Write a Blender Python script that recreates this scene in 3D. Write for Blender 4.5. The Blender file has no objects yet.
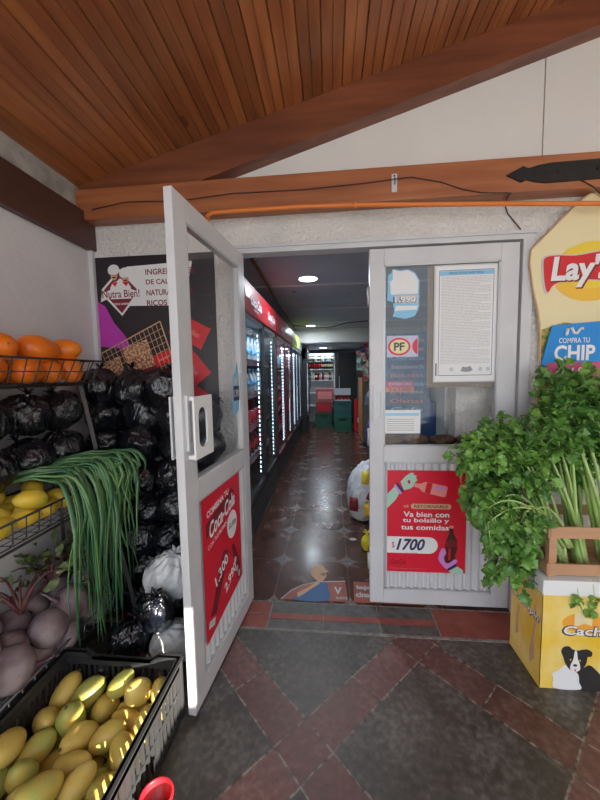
import bpy, bmesh, math, random
from mathutils import Vector, Matrix, Euler, noise
PI = math.pi
sc = bpy.context.scene
COL = sc.collection

# ------------------------------------------------------------ camera
cam_d = bpy.data.cameras.new('camera'); cam = bpy.data.objects.new('camera', cam_d); COL.objects.link(cam)
yaw, pit, rol = .092, .081, -.018
fwd = Vector((-math.sin(yaw)*math.cos(pit), math.cos(yaw)*math.cos(pit), -math.sin(pit)))
rgt = Vector((math.cos(yaw), math.sin(yaw), 0)); up = rgt.cross(fwd)
r2 = math.cos(rol)*rgt + math.sin(rol)*up; u2 = -math.sin(rol)*rgt + math.cos(rol)*up
m = Matrix((r2, u2, -fwd)).transposed().to_4x4(); m.translation = (.524, -1.922, 1.377)
cam.matrix_world = m
cam_d.sensor_fit = 'HORIZONTAL'; cam_d.sensor_width = 36; cam_d.lens = 330*36/600; cam_d.clip_start = .02
sc.camera = cam
# ------------------------------------------------------------ world, sun, exposure
w = bpy.data.worlds.new('world'); sc.world = w; w.use_nodes = True
nt = w.node_tree; nt.nodes.clear()
wo = nt.nodes.new('ShaderNodeOutputWorld'); bg = nt.nodes.new('ShaderNodeBackground')
bg.inputs[0].default_value = (.80, .90, 1, 1); bg.inputs[1].default_value = 2.35
nt.links.new(bg.outputs[0], wo.inputs[0])
sd = bpy.data.lights.new('sun', 'SUN'); sd.energy = 24; sd.angle = .009; sd.color = (1, .93, .8)
sun = bpy.data.objects.new('sun', sd); COL.objects.link(sun)
SUN = Vector((-.72, .60, -.20)).normalized()
sun.rotation_euler = SUN.to_track_quat('-Z', 'Y').to_euler()
def area(name, loc, size, power, col, rot=(0, 0, 0)):
    l = bpy.data.lights.new(name, 'AREA'); l.shape = 'DISK'; l.size = size; l.energy = power; l.color = col
    o = bpy.data.objects.new(name, l); COL.objects.link(o); o.location = loc; o.rotation_euler = rot; return o
sc.view_settings.view_transform = 'Standard'; sc.view_settings.look = 'None'
sc.view_settings.exposure = 0.16; sc.view_settings.gamma = 1; sc.view_settings.use_curve_mapping = False

# ------------------------------------------------------------ materials
def N(nt, t, **k):
    n = nt.nodes.new(t)
    for a, b in k.items(): setattr(n, a, b)
    return n
def mat(name, col, rough=.5, metal=0, col2=None, vscale=6, vstretch=(1, 1, 1), bump=0, bscale=60, emit=None, estr=1, spec=.5, rnd=0, coat=0, vlo=.35, vhi=.65, sss=0, bdist=.01):
    M = bpy.data.materials.new(name); M.use_nodes = True; t = M.node_tree; p = t.nodes['Principled BSDF']
    p.inputs['Base Color'].default_value = (*col, 1); p.inputs['Roughness'].default_value = rough
    p.inputs['Metallic'].default_value = metal; p.inputs['Specular IOR Level'].default_value = spec
    p.inputs['Coat Weight'].default_value = coat
    if emit: p.inputs['Emission Color'].default_value = (*emit, 1); p.inputs['Emission Strength'].default_value = estr
    tc = N(t, 'ShaderNodeTexCoord'); out = None
    if col2:
        mp = N(t, 'ShaderNodeMapping'); mp.inputs['Scale'].default_value = vstretch; t.links.new(tc.outputs['Object'], mp.inputs[0])
        nz = N(t, 'ShaderNodeTexNoise'); nz.inputs['Scale'].default_value = vscale; nz.inputs['Detail'].default_value = 5
        t.links.new(mp.outputs[0], nz.inputs['Vector'])
        cr = N(t, 'ShaderNodeValToRGB'); cr.color_ramp.elements[0].position = vlo; cr.color_ramp.elements[1].position = vhi
        cr.color_ramp.elements[0].color = (*col, 1); cr.color_ramp.elements[1].color = (*col2, 1)
        t.links.new(nz.outputs[0], cr.inputs[0]); out = cr.outputs[0]
        t.links.new(out, p.inputs['Base Color'])
    if rnd:
        oi = N(t, 'ShaderNodeObjectInfo'); mr = N(t, 'ShaderNodeMapRange'); mr.inputs['To Min'].default_value = 1-rnd; mr.inputs['To Max'].default_value = 1+rnd
        t.links.new(oi.outputs['Random'], mr.inputs['Value'])
        hs = N(t, 'ShaderNodeHueSaturation'); t.links.new(mr.outputs[0], hs.inputs['Value'])
        mh = N(t, 'ShaderNodeMapRange'); mh.inputs['To Min'].default_value = .5-rnd*.09; mh.inputs['To Max'].default_value = .5+rnd*.09
        t.links.new(oi.outputs['Random'], mh.inputs['Value']); t.links.new(mh.outputs[0], hs.inputs['Hue'])
        if out: t.links.new(out, hs.inputs['Color'])
        else: hs.inputs['Color'].default_value = (*col, 1)
        t.links.new(hs.outputs[0], p.inputs['Base Color'])
    if bump:
        nb = N(t, 'ShaderNodeTexNoise'); nb.inputs['Scale'].default_value = bscale; nb.inputs['Detail'].default_value = 4
        t.links.new(tc.outputs['Object'], nb.inputs['Vector'])
        b = N(t, 'ShaderNodeBump'); b.inputs['Strength'].default_value = bump; b.inputs['Distance'].default_value = bdist
        t.links.new(nb.outputs[0], b.inputs['Height']); t.links.new(b.outputs[0], p.inputs['Normal'])
    return M
def glassmat(name, tint=(1, 1, 1), r=.02, k=1.0):
    M = bpy.data.materials.new(name); M.use_nodes = True; t = M.node_tree; t.nodes.clear()
    o = N(t, 'ShaderNodeOutputMaterial'); mx = N(t, 'ShaderNodeMixShader'); tr = N(t, 'ShaderNodeBsdfTransparent'); gl = N(t, 'ShaderNodeBsdfGlossy'); lw = N(t, 'ShaderNodeLayerWeight'); lw.inputs[0].default_value = .5
    g = G(M); f = g.m('MULTIPLY_ADD', g.m('POWER', lw.outputs['Facing'], 5), .45*k, .03*k); tr.inputs[0].default_value = (*tint, 1); gl.inputs['Roughness'].default_value = r
    t.links.new(f, mx.inputs[0]); t.links.new(tr.outputs[0], mx.inputs[1]); t.links.new(gl.outputs[0], mx.inputs[2]); t.links.new(mx.outputs[0], o.inputs[0])
    return M
class G:  # tiny node-graph maths helper
    def __init__(s, M): s.t = M.node_tree
    def m(s, op, a, b=None, c=None):
        n = N(s.t, 'ShaderNodeMath', operation=op)
        for i, v in enumerate((a, b, c)):
            if v is None: continue
            if isinstance(v, (int, float)): n.inputs[i].default_value = v
            else: s.t.links.new(v, n.inputs[i])
        return n.outputs[0]
    def mix(s, f, a, b):
        n = N(s.t, 'ShaderNodeMix', data_type='RGBA')
        s.t.links.new(f, n.inputs[0])
        for i, v in ((6, a), (7, b)):
            if isinstance(v, tuple): n.inputs[i].default_value = (*v, 1)
            else: s.t.links.new(v, n.inputs[i])
        return n.outputs[2]
    def noise(s, vec, sc_, det=4):
        n = N(s.t, 'ShaderNodeTexNoise'); n.inputs['Scale'].default_value = sc_; n.inputs['Detail'].default_value = det
        s.t.links.new(vec, n.inputs['Vector']); return n.outputs[0]
    def ramp(s, f, stops):
        n = N(s.t, 'ShaderNodeValToRGB'); e = n.color_ramp.elements
        while len(e) < len(stops): e.new(.5)
        for i, (p, c) in enumerate(stops): e[i].position = p; e[i].color = (*c, 1)
        s.t.links.new(f, n.inputs[0]); return n.outputs[0]

def wood_mat(name, c1, c2, axis, rough=.45, board=None, knots=True, coat=.2):
    M = mat(name, c1, rough, coat=coat); g = G(M); t = g.t; p = t.nodes['Principled BSDF']
    tc = N(t, 'ShaderNodeTexCoord'); mp = N(t, 'ShaderNodeMapping')
    s = [9, 9, 9]; s['xyz'.index(axis)] = .8; mp.inputs['Scale'].default_value = s
    t.links.new(tc.outputs['Object'], mp.inputs[0]); vec = mp.outputs[0]
    if board:
        sp = N(t, 'ShaderNodeSeparateXYZ'); t.links.new(tc.outputs['Object'], sp.inputs[0])
        idx = g.m('FLOOR', g.m('DIVIDE', sp.outputs[0], board)); wn = N(t, 'ShaderNodeTexWhiteNoise', noise_dimensions='1D'); t.links.new(idx, wn.inputs['W'])
        cb = N(t, 'ShaderNodeCombineXYZ'); t.links.new(g.m('MULTIPLY', wn.outputs[0], 37), cb.inputs[1]); t.links.new(g.m('MULTIPLY', wn.outputs[0], 91), cb.inputs[2])
        va = N(t, 'ShaderNodeVectorMath', operation='ADD'); t.links.new(mp.outputs[0], va.inputs[0]); t.links.new(cb.outputs[0], va.inputs[1]); vec = va.outputs[0]
    f = g.noise(vec, 2.2, 9)
    c = g.ramp(f, [(.3, c1), (.7, c2)])
    if board:
        n2 = g.m('MULTIPLY_ADD', wn.outputs[0], .4, .8)
        hs = N(t, 'ShaderNodeHueSaturation'); t.links.new(n2, hs.inputs['Value']); t.links.new(c, hs.inputs['Color']); c = hs.outputs[0]
    if knots:
        v = N(t, 'ShaderNodeTexVoronoi'); v.inputs['Scale'].default_value = 1.0; mp2 = N(t, 'ShaderNodeMapping'); s2 = [5.5, 5.5, 5.5]; s2['xyz'.index(axis)] = 2.2
        mp2.inputs['Scale'].default_value = s2; t.links.new(tc.outputs['Object'], mp2.inputs[0]); t.links.new(mp2.outputs[0], v.inputs['Vector'])
        k = g.m('LESS_THAN', v.outputs['Distance'], .12); wn3 = N(t, 'ShaderNodeSeparateColor'); t.links.new(v.outputs['Color'], wn3.inputs[0])
        k = g.m('MULTIPLY', g.m('MULTIPLY', k, g.m('GREATER_THAN', wn3.outputs[0], .35)), .75)
        c = g.mix(k, c, tuple(x*.22 for x in c1))
    t.links.new(c, p.inputs['Base Color'])
    return M

M = {}
M['stucco'] = mat('white_stucco', (.76, .73, .71), .8, col2=(.66, .64, .62), vscale=3, bump=1, bscale=48, bdist=.02)
M['plaster'] = mat('painted_wall', (.70, .68, .70), .75, col2=(.6, .58, .61), vscale=2.2, bump=.15, bscale=30)
M['panel'] = mat('white_panel', (.74, .72, .7), .6, col2=(.69, .67, .66), vscale=1.5)
M['concrete'] = mat('grey_concrete', (.45, .43, .40), .9, col2=(.28, .26, .25), vscale=9, bump=.7, bscale=35)
M['inwall'] = mat('grey_interior_wall', (.5, .51, .54), .7, col2=(.43, .45, .48), vscale=3)
M['boards'] = wood_mat('varnished_pine_boards', (.21, .058, .02), (.40, .14, .045), 'y', .36, board=.1)
M['beamwood'] = wood_mat('varnished_beam_wood', (.25, .07, .027), (.43, .15, .055), 'x', .45)
M['rafter'] = wood_mat('dark_varnished_rafter', (.12, .032, .014), (.23, .07, .028), 'x', .45)
M['darkbeam'] = wood_mat('dark_brown_beam', (.055, .02, .016), (.085, .03, .022), 'y', .5, knots=False)
M['alu'] = mat('white_aluminium', (.62, .62, .65), .38, col2=(.56, .56, .59), vscale=5, bump=.04, bscale=40)
M['alud'] = mat('grey_aluminium', (.5, .51, .53), .35, metal=.3)
M['corr'] = mat('corrugated_white_sheet', (.6, .6, .63), .4)
M['dark'] = mat('dark_gap', (.02, .02, .02), .8)
M['glass'] = glassmat('door_glass')
M['fglass'] = glassmat('cooler_glass', (.92, .96, 1))
M['black'] = mat('black_plastic', (.03, .03, .032), .42)
M['blackbag'] = mat('black_bin_bag_plastic', (.005, .006, .011), .22, bump=.5, bscale=15, spec=.75, bdist=.02, coat=.3)
def streak_bump(Mx, sc_, st, stre, dist):   # fine folds running up to the knot
    g = G(Mx); t = g.t; p = t.nodes['Principled BSDF']; tc = N(t, 'ShaderNodeTexCoord'); mp = N(t, 'ShaderNodeMapping'); mp.inputs['Scale'].default_value = stre
    t.links.new(tc.outputs['Object'], mp.inputs[0]); f = g.noise(mp.outputs[0], sc_, 3); f2 = g.noise(tc.outputs['Object'], 18, 2)
    h = g.m('ADD', g.m('MULTIPLY', g.m('ABSOLUTE', g.m('SUBTRACT', f, .5)), -2.2), g.m('MULTIPLY', f2, .9))
    b = N(t, 'ShaderNodeBump'); b.inputs['Strength'].default_value = st; b.inputs['Distance'].default_value = dist
    t.links.new(h, b.inputs['Height']); t.links.new(b.outputs[0], p.inputs['Normal'])
streak_bump(M['blackbag'], 30, .9, (1, 1, .3), .012)
M['whitebag'] = mat('white_bag_plastic', (.62, .63, .65), .3, bump=.6, bscale=20, bdist=.02)
M['wire'] = mat('grey_wire', (.2, .2, .21), .4, metal=.7)
M['steel'] = mat('dark_rack_steel', (.06, .055, .055), .45, metal=.4)
M['orange_pipe'] = mat('orange_conduit', (.72, .2, .035), .45)
M['brown_pipe'] = mat('brown_conduit', (.2, .07, .035), .5)
M['iron'] = mat('black_iron', (.012, .011, .011), .5, metal=.3, bump=.2, bscale=60)
M['cable'] = mat('black_cable', (.03, .02, .02), .6)
M['white'] = mat('white_paper', (.78, .78, .8), .6)
M['whiteglow'] = mat('lamp_disc', (1, 1, 1), .4, emit=(.82, .92, 1), estr=9)
M['red'] = mat('red_print', (.62, .012, .022), .35)
M['header'] = mat('cooler_header_red', (.36, .012, .018), .4)
M['notice'] = mat('faded_print_lines', (.52, .52, .54), .6)
M['pred'] = mat('poster_red', (.68, .01, .035), .38)
M['dred'] = mat('deep_red_print', (.2, .01, .02), .5)
M['darkred'] = mat('dark_red_metal', (.12, .008, .015), .4)
M['cream'] = mat('cream_print', (.78, .68, .42), .5)
M['yellow'] = mat('yellow_print', (.82, .6, .05), .5)
M['gold'] = mat('golden_print', (.85, .5, .05), .5)
M['blue'] = mat('blue_print', (.01, .24, .66), .5)
M['lblue'] = mat('light_blue_print', (.25, .55, .8), .5)
M['dblue'] = mat('dark_blue_print', (.02, .06, .2), .5)
M['navy'] = mat('navy_print', (.03, .03, .09), .5)
M['pink'] = mat('pink_print', (.65, .09, .24), .5)
M['magenta'] = mat('magenta_print', (.5, .04, .42), .5)
M['mint'] = mat('mint_print', (.38, .62, .5), .5)
M['lilac'] = mat('lilac_print', (.6, .25, .65), .5)
M['postblack'] = mat('poster_black', (.022, .016, .022), .35)
M['cola'] = mat('cola_print', (.06, .012, .01), .4)
M['pinkish'] = mat('pale_red_print', (.8, .28, .26), .5)
M['grey'] = mat('grey_print', (.3, .3, .32), .6)
M['lgrey'] = mat('light_grey_print', (.55, .56, .58), .6)
M['brown'] = mat('brown_board', (.2, .165, .13), .7)
M['crisp'] = mat('nut_bar_print', (.28, .09, .04), .6, col2=(.75, .5, .3), vscale=70, vlo=.45, vhi=.6)
M['skin'] = mat('tan_print', (.62, .38, .22), .6)
M['rust'] = mat('faded_red_sticker', (.36, .095, .055), .4, col2=(.28, .07, .045), vscale=14)
M['denim'] = mat('blue_overall_print', (.04, .12, .3), .5)
M['green'] = mat('green_crate_plastic', (.012, .12, .065), .4)
M['dgreen'] = mat('dark_green_glass', (.01, .04, .02), .12)
M['rawwood'] = wood_mat('raw_crate_wood', (.42, .22, .12), (.56, .32, .19), 'x', .75, knots=False, coat=0)
M['counterwood'] = mat('orange_wood_panel', (.3, .14, .05), .5)
M['wicker'] = mat('brown_wicker', (.14, .07, .045), .8, col2=(.05, .025, .015), vscale=90, bump=.8, bscale=90)
M['led'] = mat('led_strip', (1, 1, 1), .5, emit=(.75, .9, 1), estr=5)
M['coolwhite'] = mat('cooler_liner', (.55, .6, .63), .4)

def fruit_mat(name, c1, c2, c3, rough=.38, sc_=4, rnd=.12):
    Mx = mat(name, c1, rough, spec=.45); g = G(Mx); t = g.t; p = t.nodes['Principled BSDF']
    tc = N(t, 'ShaderNodeTexCoord'); oi = N(t, 'ShaderNodeObjectInfo')
    va = N(t, 'ShaderNodeVectorMath', operation='ADD'); t.links.new(tc.outputs['Object'], va.inputs[0])
    sc2 = g.m('MULTIPLY', oi.outputs['Random'], 17); cb = N(t, 'ShaderNodeCombineXYZ'); t.links.new(sc2, cb.inputs[0]); t.links.new(sc2, cb.inputs[2]); t.links.new(cb.outputs[0], va.inputs[1])
    f = g.noise(va.outputs[0], sc_, 2)
    f = g.m('ADD', f, g.m('MULTIPLY_ADD', oi.outputs['Random'], rnd*2, -rnd))
    c = g.ramp(f, [(.32, c3), (.47, c1), (.65, c2)])
    f2 = g.noise(va.outputs[0], 120, 3); k = g.m('MULTIPLY', g.m('GREATER_THAN', f2, .68), .35)
    c = g.mix(k, c, tuple(x*.35 for x in c1))
    t.links.new(c, p.inputs['Base Color']); p.inputs['Subsurface Weight'].default_value = .0
    return Mx
M['mango'] = fruit_mat('yellow_mango_skin', (.62, .43, .09), (.72, .53, .14), (.40, .42, .1), .42, 9)
M['papaya'] = fruit_mat('orange_fruit_skin', (.80, .16, .01), (.84, .22, .015), (.65, .30, .04), .35, 6, .1)
M['lemon'] = fruit_mat('yellow_fruit_skin', (.75, .5, .04), (.8, .58, .08), (.6, .5, .06), .38, 6)
M['beet'] = fruit_mat('dusty_beet_skin', (.21, .15, .17), (.32, .25, .26), (.13, .06, .09), .75, 14)
M['stemy'] = mat('dry_stem', (.2, .15, .06), .7)
M['beetstalk'] = mat('beet_stalk', (.13, .02, .04), .45, col2=(.09, .05, .03), vscale=20)
M['beetleaf'] = mat('beet_leaf', (.07, .11, .03), .5, col2=(.18, .2, .08), vscale=25)
M['onion'] = mat('green_onion_leaf', (.04, .15, .07), .38, col2=(.17, .32, .15), vscale=6, vstretch=(1, 1, .4))
M['onionb'] = mat('green_onion_bright', (.09, .24, .06), .35, col2=(.2, .34, .12), vscale=8)
M['celstalk'] = mat('celery_stalk', (.26, .44, .10), .35, col2=(.50, .64, .26), vscale=10, vstretch=(1, 1, .3))
M['leaf'] = mat('celery_leaf', (.085, .23, .03), .42, col2=(.22, .40, .08), vscale=14)
M['leafd'] = mat('dark_celery_leaf', (.05, .155, .028), .4, col2=(.13, .28, .055), vscale=14)

# outdoor floor: slate squares and red strips, laid at 45 degrees
def outdoor_floor():
    Mx = mat('slate_and_red_tile', (.1, .1, .1), .45); g = G(Mx); t = g.t; p = t.nodes['Principled BSDF']
    tc = N(t, 'ShaderNodeTexCoord'); sp = N(t, 'ShaderNodeSeparateXYZ'); t.links.new(tc.outputs['Object'], sp.inputs[0]); x, y = sp.outputs[0], sp.outputs[1]
    r = .70711; P = .742
    u = g.m('MULTIPLY', g.m('ADD', x, y), r); v = g.m('MULTIPLY', g.m('SUBTRACT', x, y), r)
    um = g.m('WRAP', g.m('ADD', u, .365), P, 0.); vm = g.m('WRAP', g.m('SUBTRACT', v, .038), P, 0.)
    su = g.m('LESS_THAN', um, .16); sv = g.m('LESS_THAN', vm, .16); strip = g.m('MAXIMUM', su, sv)
    def line(a, at, wd): return g.m('LESS_THAN', g.m('ABSOLUTE', g.m('SUBTRACT', a, at)), wd)
    wob = g.m('MULTIPLY_ADD', g.noise(tc.outputs['Object'], 14, 3), .012, -.006)
    uw = g.m('ADD', um, wob); vw = g.m('ADD', vm, wob)
    ln = g.m('MAXIMUM', g.m('MAXIMUM', line(uw, .004, .0035), line(uw, .16, .0035)), g.m('MAXIMUM', line(vw, .004, .0035), line(vw, .16, .0035)))
    c1 = g.m('MULTIPLY', line(um, .16+.29, .003), sv); c2 = g.m('MULTIPLY', line(vm, .16+.29, .003), su)
    ln = g.m('MAXIMUM', ln, g.m('MAXIMUM', c1, c2))
    # per-tile value
    iu = g.m('FLOOR', g.m('DIVIDE', g.m('ADD', u, .365), P)); iv = g.m('FLOOR', g.m('DIVIDE', g.m('SUBTRACT', v, .038), P))
    iu2 = g.m('ADD', iu, g.m('MULTIPLY', g.m('GREATER_THAN', um, .45), .37)); iv2 = g.m('ADD', iv, g.m('MULTIPLY', g.m('GREATER_THAN', vm, .45), .37))
    cbx = N(t, 'ShaderNodeCombineXYZ'); t.links.new(iu2, cbx.inputs[0]); t.links.new(iv2, cbx.inputs[1]); t.links.new(strip, cbx.inputs[2])
    wn = N(t, 'ShaderNodeTexWhiteNoise', noise_dimensions='3D'); t.links.new(cbx.outputs[0], wn.inputs['Vector'])
    n1 = g.noise(tc.outputs['Object'], 5, 8); n2 = g.noise(tc.outputs['Object'], 40, 6)
    nn = g.m('MULTIPLY_ADD', n2, .5, g.m('MULTIPLY', n1, .5))
    slate = g.ramp(nn, [(.35, (.042, .036, .031)), (.5, (.072, .064, .057)), (.66, (.15, .137, .125))])
    redc = g.ramp(nn, [(.35, (.095, .044, .037)), (.5, (.14, .066, .056)), (.66, (.21, .12, .105))])
    c = g.mix(strip, slate, redc)
    hs = N(t, 'ShaderNodeHueSaturation'); t.links.new(g.m('MULTIPLY_ADD', wn.outputs['Value'], .35, .83), hs.inputs['Value']); t.links.new(c, hs.inputs['Color'])
    c = g.mix(ln, hs.outputs[0], g.ramp(n2, [(.4, (.05, .042, .036)), (.62, (.27, .23, .2))]))
    t.links.new(c, p.inputs['Base Color'])
    t.links.new(g.m('MULTIPLY_ADD', nn, .5, .22), p.inputs['Roughness'])
    b = N(t, 'ShaderNodeBump'); b.inputs['Strength'].default_value = .5; b.inputs['Distance'].default_value = .004
    t.links.new(g.m('SUBTRACT', nn, g.m('MULTIPLY', ln, .6)), b.inputs['Height']); t.links.new(b.outputs[0], p.inputs['Normal'])
    return Mx
M['outfloor'] = outdoor_floor()
def indoor_floor():
    Mx = mat('brown_tile_with_stars', (.1, .05, .04), .25); g = G(Mx); t = g.t; p = t.nodes['Principled BSDF']
    tc = N(t, 'ShaderNodeTexCoord'); sp = N(t, 'ShaderNodeSeparateXYZ'); t.links.new(tc.outputs['Object'], sp.inputs[0]); x, y = sp.outputs[0], sp.outputs[1]
    P = .475
    a = g.m('ABSOLUTE', g.m('SUBTRACT', g.m('WRAP', g.m('SUBTRACT', x, .158-P/2), P, 0.), P/2))
    b = g.m('ABSOLUTE', g.m('SUBTRACT', g.m('WRAP', g.m('SUBTRACT', y, .437-P/2), P, 0.), P/2))
    star = g.m('LESS_THAN', g.m('ADD', g.m('POWER', a, .62), g.m('POWER', b, .62)), .062**.62*1.12)
    inner = g.m('LESS_THAN', g.m('ADD', a, b), .022)
    rim = g.m('MULTIPLY', g.m('LESS_THAN', g.m('ADD', g.m('POWER', a, .62), g.m('POWER', b, .62)), .075**.62*1.2), g.m('SUBTRACT', 1, star))
    ln = g.m('LESS_THAN', g.m('MINIMUM', a, b), .0028)
    n = g.noise(tc.outputs['Object'], 7, 6); n2 = g.noise(tc.outputs['Object'], 45, 4)
    c = g.ramp(n, [(.35, (.062, .026, .019)), (.62, (.1, .042, .029))])
    c = g.mix(g.m('MULTIPLY', rim, .8), c, (.26, .2, .17)); c = g.mix(g.m('MULTIPLY', ln, .5), c, (.24, .19, .16)); c = g.mix(star, c, g.ramp(n2, [(.4, (.13, .105, .1)), (.6, (.26, .22, .21))])); c = g.mix(g.m('MULTIPLY', inner, .6), c, (.08, .07, .09))
    t.links.new(c, p.inputs['Base Color']); t.links.new(g.m('MULTIPLY_ADD', n, .25, .12), p.inputs['Roughness'])
    return Mx
M['infloor'] = indoor_floor()
M['slate'] = mat('grey_slate', (.05, .048, .045), .45, col2=(.11, .105, .1), vscale=22, bump=.2, bscale=60)
M['redtile'] = mat('red_tile', (.2, .035, .02), .45, col2=(.28, .06, .035), vscale=12)
M['curb'] = mat('cement_joint', (.28, .25, .22), .8, col2=(.16, .14, .13), vscale=40, bump=.5, bscale=60)
M['street'] = mat('pale_concrete_ground', (.42, .4, .36), .9, col2=(.35, .33, .3), vscale=2)

# ------------------------------------------------------------ builders
def _sm(me, smooth):
    if smooth: me.polygons.foreach_set('use_smooth', [True]*len(me.polygons))
class MB:
    def __init__(s): s.v = []; s.f = []; s.mi = []
    def add(s, vs, fs, mi=0):
        b = len(s.v); s.v += [tuple(v) for v in vs]; s.f += [tuple(i+b for i in f) for f in fs]; s.mi += [mi]*len(fs); return s
    def box(s, a, b, mi=0, T=None, bev=0):
        x0, y0, z0 = a; x1, y1, z1 = b
        if bev:
            bm = bmesh.new(); bmesh.ops.create_cube(bm, size=1)
            for v in bm.verts: v.co = Vector(((x0+x1)/2+v.co.x*(x1-x0), (y0+y1)/2+v.co.y*(y1-y0), (z0+z1)/2+v.co.z*(z1-z0)))
            bmesh.ops.bevel(bm, geom=bm.edges[:], offset=bev, segments=2, affect='EDGES', profile=.5)
            vs = [v.co.copy() for v in bm.verts]; fs = [[v.index for v in f.verts] for f in bm.faces]; bm.free()
        else:
            vs = [Vector(p) for p in ((x0, y0, z0), (x1, y0, z0), (x1, y1, z0), (x0, y1, z0), (x0, y0, z1), (x1, y0, z1), (x1, y1, z1), (x0, y1, z1))]
            fs = [(0, 3, 2, 1), (4, 5, 6, 7), (0, 1, 5, 4), (1, 2, 6, 5), (2, 3, 7, 6), (3, 0, 4, 7)]
        if T: vs = [T @ v for v in vs]
        return s.add(vs, fs, mi)
    def quad(s, a, b, c, d, mi=0): return s.add([a, b, c, d], [(0, 1, 2, 3)], mi)
    def tube(s, pts, r, n=6, mi=0, closed=False, flat=1.0):
        pts = [Vector(p) for p in pts]; k = len(pts); rs = r if isinstance(r, (list, tuple)) else [r]*k
        base = []; prev = None
        for i, p in enumerate(pts):
            if closed: d = pts[(i+1) % k]-pts[i-1]
            else: d = pts[min(i+1, k-1)]-pts[max(i-1, 0)]
            d = d.normalized() if d.length > 1e-9 else Vector((0, 0, 1))
            if prev is None:
                a = Vector((0, 0, 1)) if abs(d.z) < .9 else Vector((1, 0, 0)); nx = d.cross(a).normalized()
            else: nx = (prev-d*prev.dot(d)).normalized()
            prev = nx; ny = d.cross(nx)
            for j in range(n):
                t = 2*PI*j/n; base.append(p+nx*math.cos(t)*rs[i]+ny*math.sin(t)*rs[i]*flat)
        fs = []
        for i in range(k if closed else k-1):
            a = i*n; b = ((i+1) % k)*n
            for j in range(n): fs.append((a+j, a+(j+1) % n, b+(j+1) % n, b+j))
        if not closed: fs.append(tuple(range(n-1, -1, -1))); fs.append(tuple((k-1)*n+j for j in range(n)))
        return s.add(base, fs, mi)
    def lathe(s, prof, n=16, mi=0, T=None):
        vs = []; fs = []
        for r, z in prof:
            for j in range(n):
                t = 2*PI*j/n; vs.append(Vector((r*math.cos(t), r*math.sin(t), z)))
        for i in range(len(prof)-1):
            for j in range(n): fs.append((i*n+j, i*n+(j+1) % n, (i+1)*n+(j+1) % n, (i+1)*n+j))
        fs.append(tuple(range(n-1, -1, -1))); fs.append(tuple((len(prof)-1)*n+j for j in range(n)))
        if T: vs = [T @ v for v in vs]
        return s.add(vs, fs, mi)
    def prism(s, poly, d0, d1, mi=0, ax='y', T=None):
        # poly in the plane across ax, extruded from d0 to d1
        def P(a, b, d): return Vector((a, d, b)) if ax == 'y' else (Vector((a, b, d)) if ax == 'z' else Vector((d, a, b)))
        k = len(poly); vs = [P(a, b, d0) for a, b in poly]+[P(a, b, d1) for a, b in poly]
        fs = [tuple(range(k)), tuple(range(2*k-1, k-1, -1))]+[(i, i+k, (i+1) % k+k, (i+1) % k) for i in range(k)]
        if T: vs = [T @ v for v in vs]
        return s.add(vs, fs, mi)
    def build(s, name, mats, parent=None, smooth=False):
        me = bpy.data.meshes.new(name); me.from_pydata(s.v, [], s.f); me.update()
        mats = mats if isinstance(mats, (list, tuple)) else [mats]
        for mm in mats: me.materials.append(M[mm] if isinstance(mm, str) else mm)
        if len(mats) > 1: me.polygons.foreach_set('material_index', s.mi)
        bm = bmesh.new(); bm.from_mesh(me); bmesh.ops.recalc_face_normals(bm, faces=bm.faces[:]) if name not in KEEPN else None; bm.to_mesh(me); bm.free()
        _sm(me, smooth)
        o = bpy.data.objects.new(name, me); COL.objects.link(o)
        if parent: o.parent = parent
        return o
KEEPN = set()
def tag(o, label, cat, group=None, kind=None):
    if label: o['label'] = label
    if cat: o['category'] = cat
    if group: o['group'] = group
    if kind: o['kind'] = kind
    return o
def struct(o): o['kind'] = 'structure'; return o
def empty(name, loc=(0, 0, 0), rz=0, parent=None):
    o = bpy.data.objects.new(name, None); COL.objects.link(o); o.location = loc; o.rotation_euler = (0, 0, rz); o.empty_display_size = .05
    if parent: o.parent = parent
    return o
def copy_tree(o, parent=None):
    c = o.copy(); COL.objects.link(c); c.parent = parent
    for ch in [x for x in bpy.data.objects if x.parent == o]: copy_tree(ch, c)
    return c
def panel(name, label, cat, origin, ux, uy, group=None):
    o = empty(name); ux = Vector(ux).normalized(); uy = Vector(uy).normalized(); n = ux.cross(uy)
    mm = Matrix((ux, uy, n)).transposed().to_4x4(); mm.translation = origin; o.matrix_world = mm
    tag(o, label, cat, group); return o
def rect(par, name, x0, y0, x1, y1, z, m, th=.0012):
    return MB().box((x0, y0, z-th), (x1, y1, z), 0).build(name, m, par)
def poly(par, name, pts, z, m, th=.001):
    return MB().prism(pts, z-th, z, ax='z').build(name, m, par)
def ell(cx, cy, rx, ry, n=28, a0=0, a1=2*PI, rot=0):
    k = n if abs(a1-a0-2*PI) < 1e-6 else n+1
    return [(cx+rx*math.cos(a0+(a1-a0)*i/n)*math.cos(rot)-ry*math.sin(a0+(a1-a0)*i/n)*math.sin(rot), cy+rx*math.cos(a0+(a1-a0)*i/n)*math.sin(rot)+ry*math.sin(a0+(a1-a0)*i/n)*math.cos(rot)) for i in range(k)]
def rrect(x0, y0, x1, y1, r, n=5):
    out = []
    for cx, cy, a in ((x1-r, y1-r, 0), (x0+r, y1-r, PI/2), (x0+r, y0+r, PI), (x1-r, y0+r, 1.5*PI)):
        out += [(cx+r*math.cos(a+PI/2*i/n), cy+r*math.sin(a+PI/2*i/n)) for i in range(n+1)]
    return out
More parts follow.
